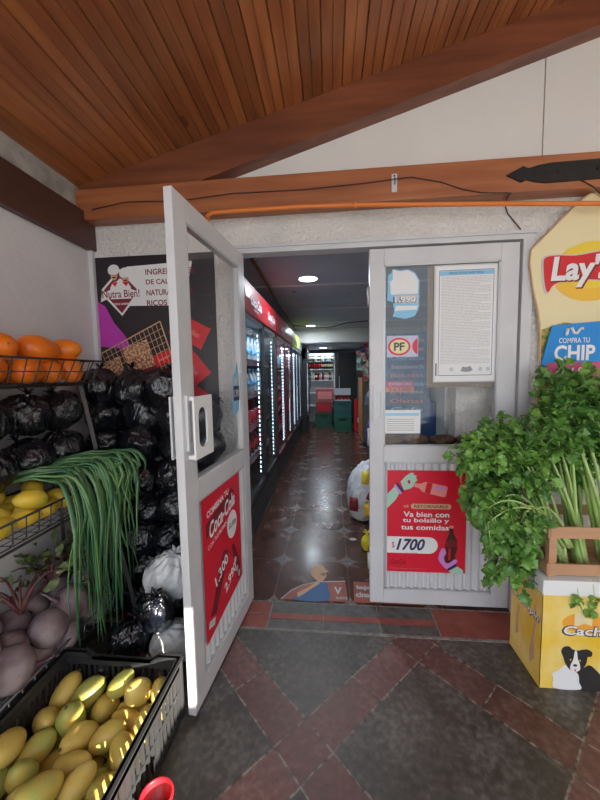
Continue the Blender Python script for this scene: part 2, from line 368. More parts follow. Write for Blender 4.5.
def text(par, s, x, y, h, z, m, width=None, bold=.0, shear=0, rot=0, align='CENTER', name='lettering', lead=1.0):
    cu = bpy.data.curves.new(name, 'FONT'); cu.body = s; cu.size = 1; cu.align_x = align; cu.align_y = 'CENTER'; cu.offset = bold; cu.shear = shear; cu.resolution_u = 3; cu.space_line = lead
    cu.extrude = .0
    o = bpy.data.objects.new(name, cu); COL.objects.link(o)
    dg = bpy.context.evaluated_depsgraph_get(); me = bpy.data.meshes.new_from_object(o.evaluated_get(dg)); bpy.data.objects.remove(o)
    xs = [v.co.x for v in me.vertices]; ys = [v.co.y for v in me.vertices]
    if not xs: return None
    sy = h/(max(ys)-min(ys)); sx = (width/(max(xs)-min(xs))) if width else sy
    cx = (max(xs)+min(xs))/2 if align == 'CENTER' else min(xs); cy = (max(ys)+min(ys))/2
    ca, sa = math.cos(rot), math.sin(rot)
    for v in me.vertices:
        a, b = (v.co.x-cx)*sx, (v.co.y-cy)*sy
        v.co = (x+a*ca-b*sa, y+a*sa+b*ca, z)
    me.materials.clear(); me.materials.append(M[m]); me.name = name
    t = bpy.data.objects.new(name, me); COL.objects.link(t); t.parent = par
    return t
def smo(pts, n=5):  # closed smooth outline through the points
    k = len(pts); out = []
    for i in range(k):
        a, b, c, d = [Vector(pts[(i+q) % k]) for q in (-1, 0, 1, 2)]
        for j in range(n):
            t = j/n; v = .5*((2*b)+(c-a)*t+(2*a-5*b+4*c-d)*t*t+(3*b-a-3*c+d)*t**3); out.append((v.x, v.y))
    return out
def bez(p0, p1, p2, n=8):
    p0, p1, p2 = Vector(p0), Vector(p1), Vector(p2)
    return [(1-t)**2*p0+2*t*(1-t)*p1+t*t*p2 for t in [i/n for i in range(n+1)]]
# ------------------------------------------------------------ setting
FZ = -.02
struct(MB().box((-.95, -3.4, FZ-.1), (3.0, -.245, FZ)).build('floor', 'outfloor'))
th = MB(); th.box((.165, -.235, FZ-.1), (1.09, -.03, FZ+.002), 0); th.box((.17, -.166, FZ), (1.085, -.122, FZ+.004), 1)
th.box((-.95, -.235, FZ-.1), (.16, -.03, FZ+.001), 1); th.box((1.095, -.235, FZ-.1), (3, -.03, FZ+.001), 1)
th.box((-.95, -.252, FZ-.1), (3, -.235, FZ+.003), 2)
th.box((.158, -.235, FZ-.1), (.166, -.03, FZ+.0025), 2); th.box((1.09, -.235, FZ-.1), (1.096, -.03, FZ+.0025), 2)
th.box((-.95, -.03, FZ-.1), (3, -.022, FZ+.003), 2)
for x in (.47, .78): th.box((x, -.235, FZ), (x+.004, -.03, FZ+.0045), 2)
th.box((.0, -.13, FZ), (.16, -.126, FZ+.0025), 2)
struct(th.build('floor', ['slate', 'redtile', 'curb']))
struct(MB().box((-.95, -.022, FZ-.1), (3.0, 8, FZ)).build('floor', 'infloor'))
struct(MB().box((-14, -30, FZ-.2), (16, -3.4, FZ-.03)).build('floor', 'street'))
# facade
wf = MB(); wf.box((-1.05, 0, FZ), (-.03, .12, 2.36)); wf.box((1.60, 0, FZ), (3, .12, 2.36)); wf.box((-.03, 0, 2.10), (1.60, .12, 2.36))
struct(wf.build('wall_front', 'stucco'))
gp = MB(); gp.box((-.95, .01, 2.36), (1.637, .05, 3.9)); gp.box((1.643, .01, 2.36), (3, .05, 3.9))
struct(gp.build('wall_gable', 'panel'))
struct(MB().box((1.637, .03, 2.36), (1.643, .06, 3.9)).build('trim_1', 'dark'))
wl = MB(); wl.box((-1.05, -3.4, FZ), (-.895, 0, 2.3)); struct(wl.build('wall_left', 'plaster'))
struct(MB().box((-1.05, -3.4, 2.3), (-.9, 0, 2.62)).build('wall_left', 'concrete'))
struct(MB().box((-.895, -.03, FZ), (-.868, 0, 2.13), bev=.003).build('trim_2', 'plaster'))
# unseen canvas blind, added to block the low sun and pass one small patch
M['canvas'] = mat('sun_blind_canvas', (.8, .78, .74), .9)
_t = M['canvas'].node_tree; _a = N(_t, 'ShaderNodeBsdfTranslucent'); _a.inputs[0].default_value = (.85, .82, .78, 1); _m = N(_t, 'ShaderNodeMixShader'); _m.inputs[0].default_value = .22
_t.links.new(_t.nodes['Principled BSDF'].outputs[0], _m.inputs[1]); _t.links.new(_a.outputs[0], _m.inputs[2]); _t.links.new(_m.outputs[0], _t.nodes['Material Output'].inputs[0])
RX = 2.6
HY0, HY1, HZ0, HZ1 = -3.42, -2.93, .78, 1.19
wr = MB()
wr.box((RX, -5.4, FZ), (RX+.004, HY0, 3.6)); wr.box((RX, HY1, FZ), (RX+.004, .0, 3.6)); wr.box((RX, HY0, FZ), (RX+.004, HY1, HZ0)); wr.box((RX, HY0, HZ1), (RX+.004, HY1, 3.6)); wr.box((RX, HY0, 1.0), (RX+.004, -3.03, HZ1))
struct(wr.build('added_sun_blind', 'canvas'))
# roof of boards running away from the door, rising to the right
def zr(x): return 2.791+.262*(x-.382)
BW = .1; bd = MB(); sl = math.atan(.262)
i = -15
while i*BW < 3.0:
    x0 = i*BW; x1 = x0+BW
    g_ = .004
    pr = [(x0, zr(x0)+.009), (x0+g_, zr(x0+g_)), (x0+.047, zr(x0+.047)), (x0+.05, zr(x0+.05)+.004), (x0+.053, zr(x0+.053)), (x1-g_, zr(x1-g_)), (x1, zr(x1)+.009), (x1, zr(x1)+.05), (x0, zr(x0)+.05)]
    bd.prism(pr, -3.3, .0, ax='y'); i += 1
struct(bd.build('ceiling', 'boards'))
# beams
def prj(x): return 2.600+.287*(x-.38)
raf = MB(); raf.prism([(-.89, 2.3), (-.66, 2.3), (3.0, prj(3.0)), (3.0, zr(3.0)+.0), (-.89, zr(-.89)+.0)], -.075, .01, ax='y')
struct(raf.build('trim_3', 'rafter'))
hb = MB(); hb.box((-.95, -.09, 2.264), (3.0, .0, 2.434), bev=.006); struct(hb.build('trim_4', 'beamwood'))
lb = MB(); lb.box((-.90, -3.4, 2.12), (-.855, -.0, 2.318), bev=.005); struct(lb.build('trim_5', 'darkbeam'))
# aluminium door frame
fr = MB(); fr.box((-.05, -.02, 2.062), (1.6, .06, 2.10)); fr.box((-.05, -.03, 2.088), (1.61, -.0, 2.104)); fr.box((1.548, -.02, FZ), (1.6, .06, 2.062)); fr.box((-.05, -.01, FZ), (-.012, .06, 2.062))
struct(fr.build('trim_6', 'alu'))
# plaster reveal on the left of the frame
# shop interior
ci = MB(); ci.box((-.9, .12, 2.3), (2.4, 5.3, 2.36)); ci.box((-.9, 5.3, 2.0), (2.4, 8, 2.36))
struct(ci.build('ceiling', 'inwall'))
cs = MB()
for y in (1.63, 2.92, 4.23): cs.box((-.9, y-.02, 2.292), (2.4, y+.02, 2.3))
struct(cs.build('trim_7', 'panel'))
struct(MB().box((-.9, 5.18, 2.02), (2.4, 5.3, 2.3)).build('trim_8', 'panel'))
struct(MB().box((-1.0, .12, FZ), (-.88, 8, 2.36)).build('wall_interior_left', 'inwall'))
struct(MB().box((2.4, .12, FZ), (2.5, 8, 2.36)).build('wall_interior_right', 'inwall'))
struct(MB().box((-.9, 7.6, FZ), (2.4, 7.7, 2.3)).build('wall_back', 'inwall'))
struct(MB().box((1.30, .2, FZ), (1.52, .4, 2.3)).build('wall_pillar', 'stucco'))

# ------------------------------------------------------------ door leaves
def door_leaf(name, loc, rz, W, s0, s1, side, handle_x):
    d = empty(name, loc, rz); d['kind'] = 'structure'; H = 2.05; t = .017
    f = MB()
    f.box((0, -t, 0.0), (s0, t, H), bev=.003); f.box((W-s1, -t, 0.0), (W, t, H), bev=.003)
    for a, b in ((0, .085), (.857, .948), (1.962, H)): f.box((s0, -t, a), (W-s1, t, b), bev=.002)
    f.build('door_frame', 'alu', d)
    g = MB()
    for a, b, zz in ((s0, s0+.008, 0), (W-s1-.008, W-s1, 0)): g.box((a, -t+.003, .948), (b, t-.003, 1.962)); g.box((a, -t+.003, .085), (b, t-.003, .857))
    for zz in (.948, 1.954, .085, .849): g.box((s0, -t+.003, zz), (W-s1, t-.003, zz+.008))
    g.build('glazing_bead', 'alud', d)
    MB().box((s0, -.002, .95), (W-s1, .002, 1.96)).build('glass_pane', 'glass', d)
    c = MB(); n = int((W-s0-s1)/.0115); st = (W-s0-s1)/n
    for sgn in (1,):
        vs = []; 
        for i in range(n+1):
            y = .006 if (i % 4) in (0, 1) else -.006
            vs.append((s0+i*st, y))
        k = len(vs); V = [(a, b, .09) for a, b in vs]+[(a, b, .85) for a, b in vs]+[(a, b-.002, .09) for a, b in vs]+[(a, b-.002, .85) for a, b in vs]
        F = []
        for i in range(k-1): F += [(i, i+1, k+i+1, k+i), (2*k+i, 3*k+i, 3*k+i+1, 2*k+i+1)]
        c.add(V, F)
    c.build('corrugated_panel', 'corr', d)
    for sg in (1, -1):
        h = MB(); x = handle_x
        y0, y1 = (t, t+.012) if sg > 0 else (-t-.012, -t)
        h.box((x-.028, y0, 1.085), (x-.012, y1, 1.30), 0); h.box((x+.012, y0, 1.085), (x+.028, y1, 1.30), 0)
        h.box((x-.012, y0, 1.085), (x+.012, y1, 1.12), 0); h.box((x-.012, y0, 1.265), (x+.012, y1, 1.30), 0)
        h.box((x-.012, (y0+y1)/2-.001 if sg > 0 else y1-.004, 1.12), (x+.012, (y0+y1)/2 if sg > 0 else y1-.003, 1.265), 1)
        h.build('pull_handle', ['alu', 'alud'], d)
    for z in (.25, 1.0, 1.8):
        MB().tube([(0-.004, 0, z-.05), (0-.004, 0, z+.05)], .009, 8).build('hinge', 'alud', d, True)
    return d
A1 = math.atan2(-math.cos(.098), -math.sin(.098))
leaf1 = door_leaf('door_1', (.024, -.022, 0), A1, .72, .085, .095, 1, .672)
leaf2 = door_leaf('door_2', (.748, .0, 0), 0, .786, .079, .095, -1, .046)
# big handle plate of the open leaf, standing proud of its edge
hp = MB()
hp.box((.672-.012, .017, 1.05), (.672+.014, .05, 1.065)); hp.box((.672-.012, .017, 1.28), (.672+.014, .05, 1.295))
outer = [(.545, 1.05), (.695, 1.05), (.695, 1.295), (.545, 1.295)]
inn = rrect(.592, 1.09, .665, 1.25, .033, 6)
bm = bmesh.new()
def ringplate(outer, inn, y0, y1):
    # plate with a rounded slot, as strips between two loops
    import math as _m
    k = len(inn); out = []
    cx = sum(p[0] for p in inn)/k; cz = sum(p[1] for p in inn)/k
    x0, z0 = outer[0]; x1, z1 = outer[2]
    for a, b in inn:
        dx, dz = a-cx, b-cz; s = min(abs((x1-cx)/dx) if dx > 0 else abs((x0-cx)/dx) if dx else 1e9, abs((z1-cz)/dz) if dz > 0 else abs((z0-cz)/dz) if dz else 1e9)
        out.append((cx+dx*s, cz+dz*s))
    # add the corners by snapping the nearest points
    for c in outer:
        j = min(range(k), key=lambda i: (out[i][0]-c[0])**2+(out[i][1]-c[1])**2); out[j] = c
    V = []; F = []
    for y in (y0, y1): V += [(a, y, b) for a, b in inn]+[(a, y, b) for a, b in out]
    for i in range(k):
        j = (i+1) % k
        F += [(i, j, k+j, k+i), (2*k+i, 3*k+i, 3*k+j, 2*k+j), (i, 2*k+i, 2*k+j, j), (k+i, k+j, 3*k+j, 3*k+i)]
    return V, F
V, F = ringplate(outer, inn, .046, .054); hp.add(V, F)
hp.build('handle_plate', 'white', leaf1)
hp2 = MB(); V, F = ringplate([(.60, 1.05), (.70, 1.05), (.70, 1.295), (.60, 1.295)], rrect(.625, 1.09, .68, 1.25, .02, 6), -.048, -.040); hp2.add(V, F)
hp2.box((.66, -.04, 1.05), (.685, -.017, 1.065)); hp2.box((.66, -.04, 1.28), (.685, -.017, 1.295)); hp2.build('handle_plate', 'alu', leaf1)

def on_leaf1(name, label, cat, d, z):   # a print stuck to the inner face of the open leaf: ux runs away from the camera
    c, s = math.cos(A1), math.sin(A1); ux = Vector((-c, -s, 0)); n = Vector((-s, c, 0))
    o = Vector((.024, -.022, 0))+Vector((c, s, 0))*d+n*.0055
    o.z = z; p = panel(name, label, cat, o, ux, (0, 0, 1)); return p
# ------------------------------------------------------------ red poster on the open leaf
p = on_leaf1('poster', 'red drink combo poster on the ribbed panel of the open left door', 'poster', .59, .19)
p.location += p.matrix_world.to_3x3().col[2]*.004
W_, H_ = .43, .655
MB().prism([(0, 0), (W_, .06), (W_, H_), (0, H_)], -.0015, 0, ax='z').build('sheet', 'pred', p)
MB().prism([(.03, .47), (.33, .54), (.35, .575), (.32, .60), (.03, .535)], 0, .0004, ax='z').build('banner', 'dred', p)
text(p, 'COMBINA TU', .16, .585, .03, .001, 'white', .24, .03, rot=.12)
text(p, 'Coca-Cola', .205, .515, .075, .0012, 'white', .30, .03, .35, rot=.18)
text(p, 'CON TUS MOMENTOS', .17, .44, .022, .001, 'white', .26, .01, rot=.15)
poly(p, 'price_bubble', ell(.315, .41, .062, .072), .0006, 'white')
text(p, '$2.500', .315, .41, .03, .0014, 'navy', .09, .02)
poly(p, 'can_picture', [(.04, .10), (.10, .08), (.26, .30), (.20, .33)], .0005, 'dred')
poly(p, 'can_end', [(.03, .09), (.09, .07), (.075, .04), (.02, .06)], .0007, 'lgrey')
text(p, '1.300', .17, .25, .055, .0012, 'white', .15, .03, rot=.35)
text(p, '2.990', .27, .15, .055, .0012, 'white', .15, .03, rot=.35)
poly(p, 'bottle_picture', [(.30, .30), (.33, .30), (.40, .16), (.41, .08), (.37, .07), (.33, .18)], .0005, 'dred')
for q, (a, b) in enumerate(((.34, .2), (.36, .14), (.385, .1))): poly(p, 'bottle_label', ell(a, b, .014, .018), .0008, 'lgrey')
# price sticker on the glass of the open leaf
p = on_leaf1('price_sticker', 'blue drop shaped price sticker on the glass of the open left door', 'sticker', .20, 1.15)
poly(p, 'sheet', [(0, .03), (.03, 0), (.08, .03), (.1, .12), (.09, .24), (.075, .30), (.05, .24), (.01, .22), (.0, .12)], 0, 'lblue')
rect(p, 'price_box', .015, .085, .09, .165, .001, 'navy'); text(p, '1.390', .052, .125, .04, .0012, 'white', .062, .02)
poly(p, 'torn_paper', [(.02, .17), (.06, .165), (.08, .2), (.07, .23), (.05, .2), (.03, .22)], .0008, 'lgrey')

# ------------------------------------------------------------ prints on the closed leaf
def on_leaf2(name, label, cat, x, z, y=-.0035): return panel(name, label, cat, (x, y, z), (1, 0, 0), (0, 0, 1))
p = on_leaf2('poster', 'red returnable bottle price poster on the closed right door, marked $1700', 'poster', .849, .195, -.0095)
W_, H_ = .445, .612
rect(p, 'sheet', 0, 0, W_, H_, 0, 'pred')
# arm and hand at top left
poly(p, 'arm_picture', [(0, .385), (0, .47), (.055, .53), (.075, .49), (.05, .44)], .0006, 'mint')
poly(p, 'hand_picture', [(.075, .545), (.105, .58), (.135, .60), (.15, .597), (.15, .585), (.165, .583), (.163, .565), (.17, .555), (.155, .54), (.15, .52), (.13, .505), (.095, .495)], .0006, 'mint')
poly(p, 'bracelet', [(.048, .53), (.058, .542), (.095, .492), (.085, .478)], .0009, 'navy'); poly(p, 'bracelet', [(.038, .522), (.048, .532), (.085, .48), (.075, .468)], .0008, 'lilac')
poly(p, 'bottle_cap', ell(.123, .545, .009, .011), .001, 'red')
BT = [(0, -.012), (.03, -.014), (.06, -.034), (.19, -.036), (.2, -.028), (.2, .028), (.19, .036), (.06, .034), (.03, .014), (0, .012)]
def rp(pts, ox, oy, a, s=1): return [(ox+(x*math.cos(a)-y*math.sin(a))*s, oy+(x*math.sin(a)+y*math.cos(a))*s) for x, y in pts]
poly(p, 'bottle_picture', rp(BT, .155, .527, -.22, .92), .0008, 'pinkish'); poly(p, 'bottle_label', rp([(.07, -.033), (.105, -.034), (.105, .034), (.07, .033)], .155, .527, -.22, .92), .0011, 'red')
poly(p, 'bottle_shine', rp([(.12, .005), (.185, .005), (.185, .022), (.12, .022)], .155, .527, -.22, .92), .0011, 'lilac')
poly(p, 'badge', rrect(.135, .385, .36, .415, .013), .0006, 'skin'); text(p, 'RETORNABLE', .248, .4, .017, .0012, 'dred', .19, .02); text(p, 'SÉ', .108, .4, .017, .0012, 'skin', .03, .02)
text(p, 'Va bien con', .222, .352, .032, .001, 'white', .258, .022); text(p, 'tu bolsillo y', .220, .313, .034, .001, 'white', .262, .022); text(p, 'tus comidas', .215, .274, .03, .001, 'white', .27, .022)
poly(p, 'price_box', [(0, .115), (0, .215)]+[(.24+.05*math.sin(a), .165+.05*math.cos(a)) for a in [PI*i/10 for i in range(11)]], .0006, 'white')
text(p, '$', .035, .163, .042, .0012, 'red', .016); text(p, '1700', .135, .168, .072, .0013, 'navy', .165, .03, .3)
text(p, 'POR 2 LITROS', .14, .118, .006, .0012, 'grey', .07)
poly(p, 'bottle_picture', [(.352, .27), (.376, .27), (.378, .24), (.398, .20), (.4, .15), (.388, .11), (.392, .075), (.375, .06), (.335, .065), (.328, .09), (.34, .12), (.33, .16), (.335, .2), (.352, .24)], .0008, 'cola')
poly(p, 'bottle_label', [(.333, .2), (.398, .2), (.4, .16), (.332, .16)], .0011, 'dred'); poly(p, 'bottle_cap', [(.352, .272), (.376, .272), (.376, .288), (.352, .288)], .001, 'pinkish'); poly(p, 'bottle_shine', [(.35, .15), (.362, .15), (.362, .08), (.35, .08)], .0012, 'red')
poly(p, 'hand_picture', smo([(.315, .15), (.30, .12), (.295, .08), (.315, .05), (.345, .025), (.385, .055), (.4, .075), (.385, .085), (.35, .06), (.33, .07), (.325, .1), (.335, .12), (.33, .145)]), .0013, 'lilac')
poly(p, 'bracelet', [(.342, .025), (.35, .015), (.4, .045), (.392, .06)], .0015, 'navy'); poly(p, 'arm_picture', [(.352, .013), (.37, .0), (.435, .0), (.435, .02), (.402, .044)], .0012, 'mint')
text(p, 'Coca-Cola', .065, .062, .03, .001, 'cola', .085, 0, .35); text(p, 'Envase retornable, valor referencial', .12, .02, .006, .001, 'pinkish', .2)
# official notice
p = on_leaf2('notice', 'tall white official notice behind a plastic sheet on the right door glass', 'notice', 1.107, 1.318, -.004)
rect(p, 'backing', -.008, -.006, .326, .632, 0, 'alu'); rect(p, 'sheet', 0, 0, .318, .624, .0016, 'white')
b = MB()
for a in ((.018, .03, .304, .033), (.018, .6, .304, .603), (.018, .03, .0205, .603), (.3015, .03, .304, .603)): b.box((a[0], a[1], .0018), (a[2], a[3], .002))
b.build('border', 'dblue', p); rect(p, 'heading_band', .022, .575, .3, .598, .0021, 'lblue'); text(p, 'RESOLUCION SANITARIA', .16, .587, .011, .0026, 'navy', .18)
rl = MB(); random.seed(4)
for i in range(58):
    z = .565-i*.0082; e = .292-(random.random()*.1 if i % 6 == 5 else 0); x = .03
    while x < e:
        l = random.uniform(.008, .03); rl.box((x, z, .0018), (min(x+l, e), z+.0032, .0021)); x += l+.003
rl.build('printed_lines', 'notice', p)
for x in (.09, .245, .285): poly(p, 'stamp', ell(x, .065, .011, .012, 12), .0022, 'lgrey')
poly(p, 'seal', [(.14, .055), (.15, .08), (.17, .075), (.19, .083), (.205, .06), (.19, .052), (.16, .05)], .0022, 'grey')
rect(p, 'side_print', .004, .03, .010, .10, .0022, 'navy')
# torn price sticker
p = on_leaf2('price_sticker', 'torn pale blue 1.990 price sticker in the top left of the right door glass', 'sticker', .846, 1.683, .0035-.007)
poly(p, 'sheet', [(.03, .0), (.1, -.015), (.15, .0), (.172, .04), (.175, .19), (.15, .235), (.11, .255), (.07, .25), (.03, .26), (.02, .235), (.005, .23), (.0, .09), (.03, .08), (.04, .03)], 0, 'lblue')
poly(p, 'torn_paper', [(.02, .12), (.165, .12), (.168, .19), (.145, .23), (.11, .25), (.07, .245), (.03, .255), (.03, .2), (.015, .19)], .0004, 'white')
poly(p, 'torn_paper', [(.04, .03), (.16, .035), (.165, .055), (.05, .06)], .0004, 'white')
rect(p, 'price_box', .05, .07, .165, .115, .0006, 'lgrey', .0006); text(p, '1.990', .098, .092, .034, .0012, 'white', .115, .03); text(p, '1.990', .096, .09, .036, .0009, 'navy', .125, .05)

# ------------------------------------------------------------ facade poster (granola bars)
p = panel('poster', 'large dark snack poster with chocolate nut bars beside the left wall', 'poster', (-.872, -.006, 1.04), (1, 0, 0), (0, 0, 1))
W_, H_ = .735, 1.045
rect(p, 'sheet', 0, 0, W_, H_, 0, 'postblack')
poly(p, 'purple_cloth', [(0, .52), (0, .79), (.05, .76), (.10, .66), (.17, .575), (.2, .5)], .0005, 'magenta')
poly(p, 'white_band', [(.20, .757), (.50, .75), (.54, .76), (.60, .98), (.60, 1.0), (.20, .985), (.17, .93), (.17, .8)], .0006, 'white')
# red diamond emblem with two bakers and a ribbon
poly(p, 'emblem_diamond', [(.155, .70), (.27, .83), (.27, .86), (.155, .975), (.035, .86), (.035, .83)], .0009, 'white'); poly(p, 'emblem_diamond', [(.155, .715), (.255, .835), (.255, .855), (.155, .96), (.05, .855), (.05, .835)], .0012, 'dred')
poly(p, 'emblem_ground', [(.09, .8), (.22, .8), (.22, .87), (.155, .92), (.09, .87)], .0014, 'white')
poly(p, 'baker_coats', smo([(.10, .82), (.095, .87), (.115, .90), (.155, .895), (.19, .905), (.215, .87), (.21, .82)]), .0016, 'white')
for cx, a_ in ((.118, .01), (.188, -.01)):
    poly(p, 'baker_head', ell(cx, .925+a_, .021, .025, 16), .0019, 'skin'); poly(p, 'baker_hat', smo([(cx-.026, .935+a_), (cx-.036, .962+a_), (cx-.02, .985+a_), (cx+.01, .99+a_), (cx+.033, .972+a_), (cx+.022, .937+a_)]), .0021, 'white')
    poly(p, 'moustache', ell(cx, .916+a_, .013, .005, 10), .0023, 'dred'); poly(p, 'scarf', [(cx-.022, .898), (cx+.022, .898), (cx+.004, .872)], .0022, 'red')
poly(p, 'ribbon', [(.025, .785), (.09, .81), (.155, .815), (.22, .81), (.285, .785), (.275, .835), (.22, .855), (.155, .86), (.09, .855), (.035, .835)], .0022, 'white')
text(p, 'Nutra Bien!', .155, .83, .045, .0026, 'dred', .235, .012); text(p, 'DESDE SIEMPRE', .155, .77, .012, .002, 'white', .1, .02)
for k, (s, y) in enumerate((('INGREDIENTES', .945), ('DE CALIDAD,', .885), ('NATURALMENTE', .825), ('RICOS', .765))):
    text(p, s, .315, y+.004, .034, .0012, 'dred', {0: .30, 1: .25, 2: .29, 3: .125}[k], .02, align='LEFT')
# nut bars on a gold rack
def qd(a, b, c, d, u, v): return ((1-v)*((1-u)*a[0]+u*b[0])+v*((1-u)*d[0]+u*c[0]), (1-v)*((1-u)*a[1]+u*b[1])+v*((1-u)*d[1]+u*c[1]))
for (x, y, s, a) in ((.19, .35, .17, .32), (.02, .28, .15, .3), (.33, .21, .14, .3), (.14, .14, .16, .3), (.36, .02, .13, .3)):
    pts = [(x+s*(u*math.cos(a)-v*math.sin(a)), y+s*(u*math.sin(a)+v*math.cos(a))) for u, v in ((0, 0), (1, 0), (1, .95), (0, .95))]
    if min(q[1] for q in pts) < 0: continue
    poly(p, 'nut_bar_side', [(max(a_, .004), b_-.02) for a_, b_ in pts], .0008, 'dred'); poly(p, 'nut_bar', [(max(a_, .004), b_) for a_, b_ in pts], .0012, 'crisp')
gr = MB(); A_, B_, C_, D_ = (0.01, .48), (.39, .66), (.56, .10), (.20, .0)
for i in range(15):
    u = i/14; a = qd(A_, B_, C_, D_, u, 0); b = qd(A_, B_, C_, D_, u, .22 if u < .78 else .95); gr.tube([(a[0], a[1], .0018), (b[0], b[1], .0018)], .0018 if i != 14 else .004, 4)
for j in range(13):
    v = j/14; a = qd(A_, B_, C_, D_, 0 if v < .24 else .78, v); b = qd(A_, B_, C_, D_, 1, v); gr.tube([(a[0], a[1], .0018), (b[0], b[1], .0018)], .0018 if j else .004, 4)
gr.build('rack_picture', 'skin', p)
# red snack sachets
for (x, y, a, s) in ((.53, .60, -.5, 1.1), (.52, .40, -.9, 1.2), (.36, .44, .35, .6), (.54, .22, -.6, .9)):
    q = [(-.10, -.065), (-.085, -.06), (.085, -.06), (.10, -.065), (.10, .065), (.085, .06), (-.085, .06), (-.10, .065)]
    poly(p, 'sachet_picture', rp(q, x+.04, y, a, s), .0014, 'red'); text(p, 'Nutra Bien', x+.04, y, .03*s, .0022, 'pinkish', .12*s, .01, rot=a)
text(p, 'nutrabien.cl   sin sellos', .6, .05, .012, .001, 'lgrey', .2)

# ------------------------------------------------------------ crisp brand sign on the right
p = panel('sign', 'large cream crisp packet shaped Lay\'s sign hung on the white wall right of the door', 'sign', (0, -.03, 0), (1, 0, 0), (0, 0, 1))
cx = 1.866
half = [(0, 2.272), (.06, 2.23), (.16, 2.13), (.287, 2.0), (.292, 1.93), (.27, 1.80), (.245, 1.70), (.228, 1.60), (.222, 1.5), (.22, 1.37), (.225, 1.2), (.24, 1.05), (.25, .9)]
out = [(cx+a, b) for a, b in half]+[(cx-a, b) for a, b in half[::-1][:-1]]
MB().prism(out, -.012, .0, ax='z').build('board', 'cream', p)
inn = [(cx+(a-cx)*.93, 1.6+(b-1.6)*.97) for a, b in out]
rim = MB(); rim.tube([(a, b, .003) for a, b in out], .005, 6, closed=True); rim.build('rim', 'skin', p, True)
foo = MB().prism([(1.66, .95), (2.09, .95), (2.085, 1.60), (1.98, 1.62), (1.86, 1.6), (1.76, 1.62), (1.648, 1.585)], 0, .001, ax='z').build('field_picture', mat('leafy_print', (.12, .2, .03), .5, col2=(.5, .36, .1), vscale=26, vlo=.45, vhi=.55), p)
poly(p, 'sun_disc', ell(1.875, 1.875, .185, .15, 36), .0016, 'gold')
poly(p, 'sun_disc', ell(1.88, 1.91, .15, .12, 36), .0022, 'yellow')
rb = [(1.643, 1.875), (1.66, 1.90), (1.72, 1.905), (1.80, 1.90), (1.9, 1.915), (2.0, 1.925), (2.10, 1.95), (2.09, 1.84), (2.05, 1.77), (1.96, 1.76), (1.88, 1.765), (1.78, 1.77), (1.70, 1.745), (1.675, 1.705), (1.66, 1.72), (1.648, 1.79)]
rb = [(a, (b-1.83)*.92+1.895) for a, b in rb]
poly(p, 'ribbon_edge', [(1.866+(a-1.866)*1.04, 1.895+(b-1.895)*1.08) for a, b in smo(rb, 3)], .0026, 'lgrey')
poly(p, 'ribbon', smo(rb, 3), .0032, 'red')
text(p, "Lay's", 1.832, 1.875, .17, .0046, 'dred', .30, .05, .12); text(p, "Lay's", 1.826, 1.88, .165, .0052, 'white', .29, .035, .12)
# blue phone-chip board in front of it
q = panel('sign', 'blue COMPRA TU CHIP board with a pink lower panel in front of the cream sign', 'sign', (1.638, -.052, 1.333), (1, 0, 0), (0, 0, 1))
MB().prism([(0, .06), (.34, .06), (.36, .29), (.05, .27)], -.006, 0, ax='z').build('board', 'blue', q)
MB().prism([(.02, -.02), (.30, -.02), (.30, .075), (.035, .075)], -.006, .002, ax='z').build('pink_panel', 'pink', q)
text(q, 'CHIP', .165, .125, .082, .001, 'white', .20, .03); text(q, 'COMPRA TU', .16, .19, .026, .001, 'white', .15, .012)
mm_ = MB(); mm_.tube([(.12, .215, .002), (.125, .25, .002), (.145, .255, .002), (.155, .23, .002), (.17, .225, .002), (.185, .25, .002), (.2, .25, .002)], .008, 6); mm_.build('wave_mark', 'white', q, True)
text(q, '4G', .03, .02, .03, .004, 'white'); text(q, '$1.000', .19, .03, .04, .004, 'white', .15, .02)

# ------------------------------------------------------------ conduit, wires, strap, switch
c = MB(); pts = [(-.145, -.012, 2.19), (-.15, -.05, 2.225), (-.135, -.09, 2.247), (-.105, -.102, 2.254), (.0, -.102, 2.256), (.37, -.102, 2.256), (.7, -.102, 2.246), (1.04, -.102, 2.227), (1.45, -.102, 2.205), (1.85, -.102, 2.181), (2.5, -.102, 2.155)]
c.tube(pts, .0115, 10); c.tube([(.655, -.102, 2.2475), (.672, -.102, 2.247)], .016, 8)
tag(c.build('conduit', 'orange_pipe', smooth=True), 'thin orange conduit running under the wooden beam above the door', 'pipe')
c = MB(); c.tube([(-.8, -.094, 2.316), (-.6, -.094, 2.346), (-.3, -.094, 2.331), (0, -.094, 2.351), (.4, -.094, 2.346), (.7, -.094, 2.356), (.95, -.094, 2.371), (1.1, -.094, 2.336), (1.2, -.094, 2.296), (1.3, -.094, 2.271), (1.44, -.092, 2.262)], .0028, 5)
tag(c.build('cable', 'cable', smooth=True), 'thin dark cable stapled along the face of the wooden beam', 'cable')
c = MB(); c.tube([(1.44, -.092, 2.262), (1.45, -.01, 2.25), (1.47, -.006, 2.2), (1.535, -.006, 2.12), (1.54, -.01, 2.10)], .003, 5)
tag(c.build('cable', 'cable', smooth=True), 'thin cable dropping from the beam to the top right corner of the door frame', 'cable')
c = MB(); c.tube([(1.75, -.094, 2.31), (1.82, -.094, 2.268), (1.9, -.05, 2.24), (2.0, -.035, 2.26)], .003, 5)
tag(c.build('cable', 'cable', smooth=True), 'short cable below the black iron strap over the cream sign', 'cable')
s = MB(); y = -.072
s.prism([(a_, b_-.014) for a_, b_ in [(1.415, 2.36), (1.487, 2.322), (1.512, 2.333), (1.545, 2.322), (1.6, 2.312), (2.6, 2.33), (2.6, 2.42), (1.62, 2.405), (1.56, 2.397), (1.53, 2.388), (1.512, 2.387), (1.492, 2.398)]], -.098, -.0902, ax='y')
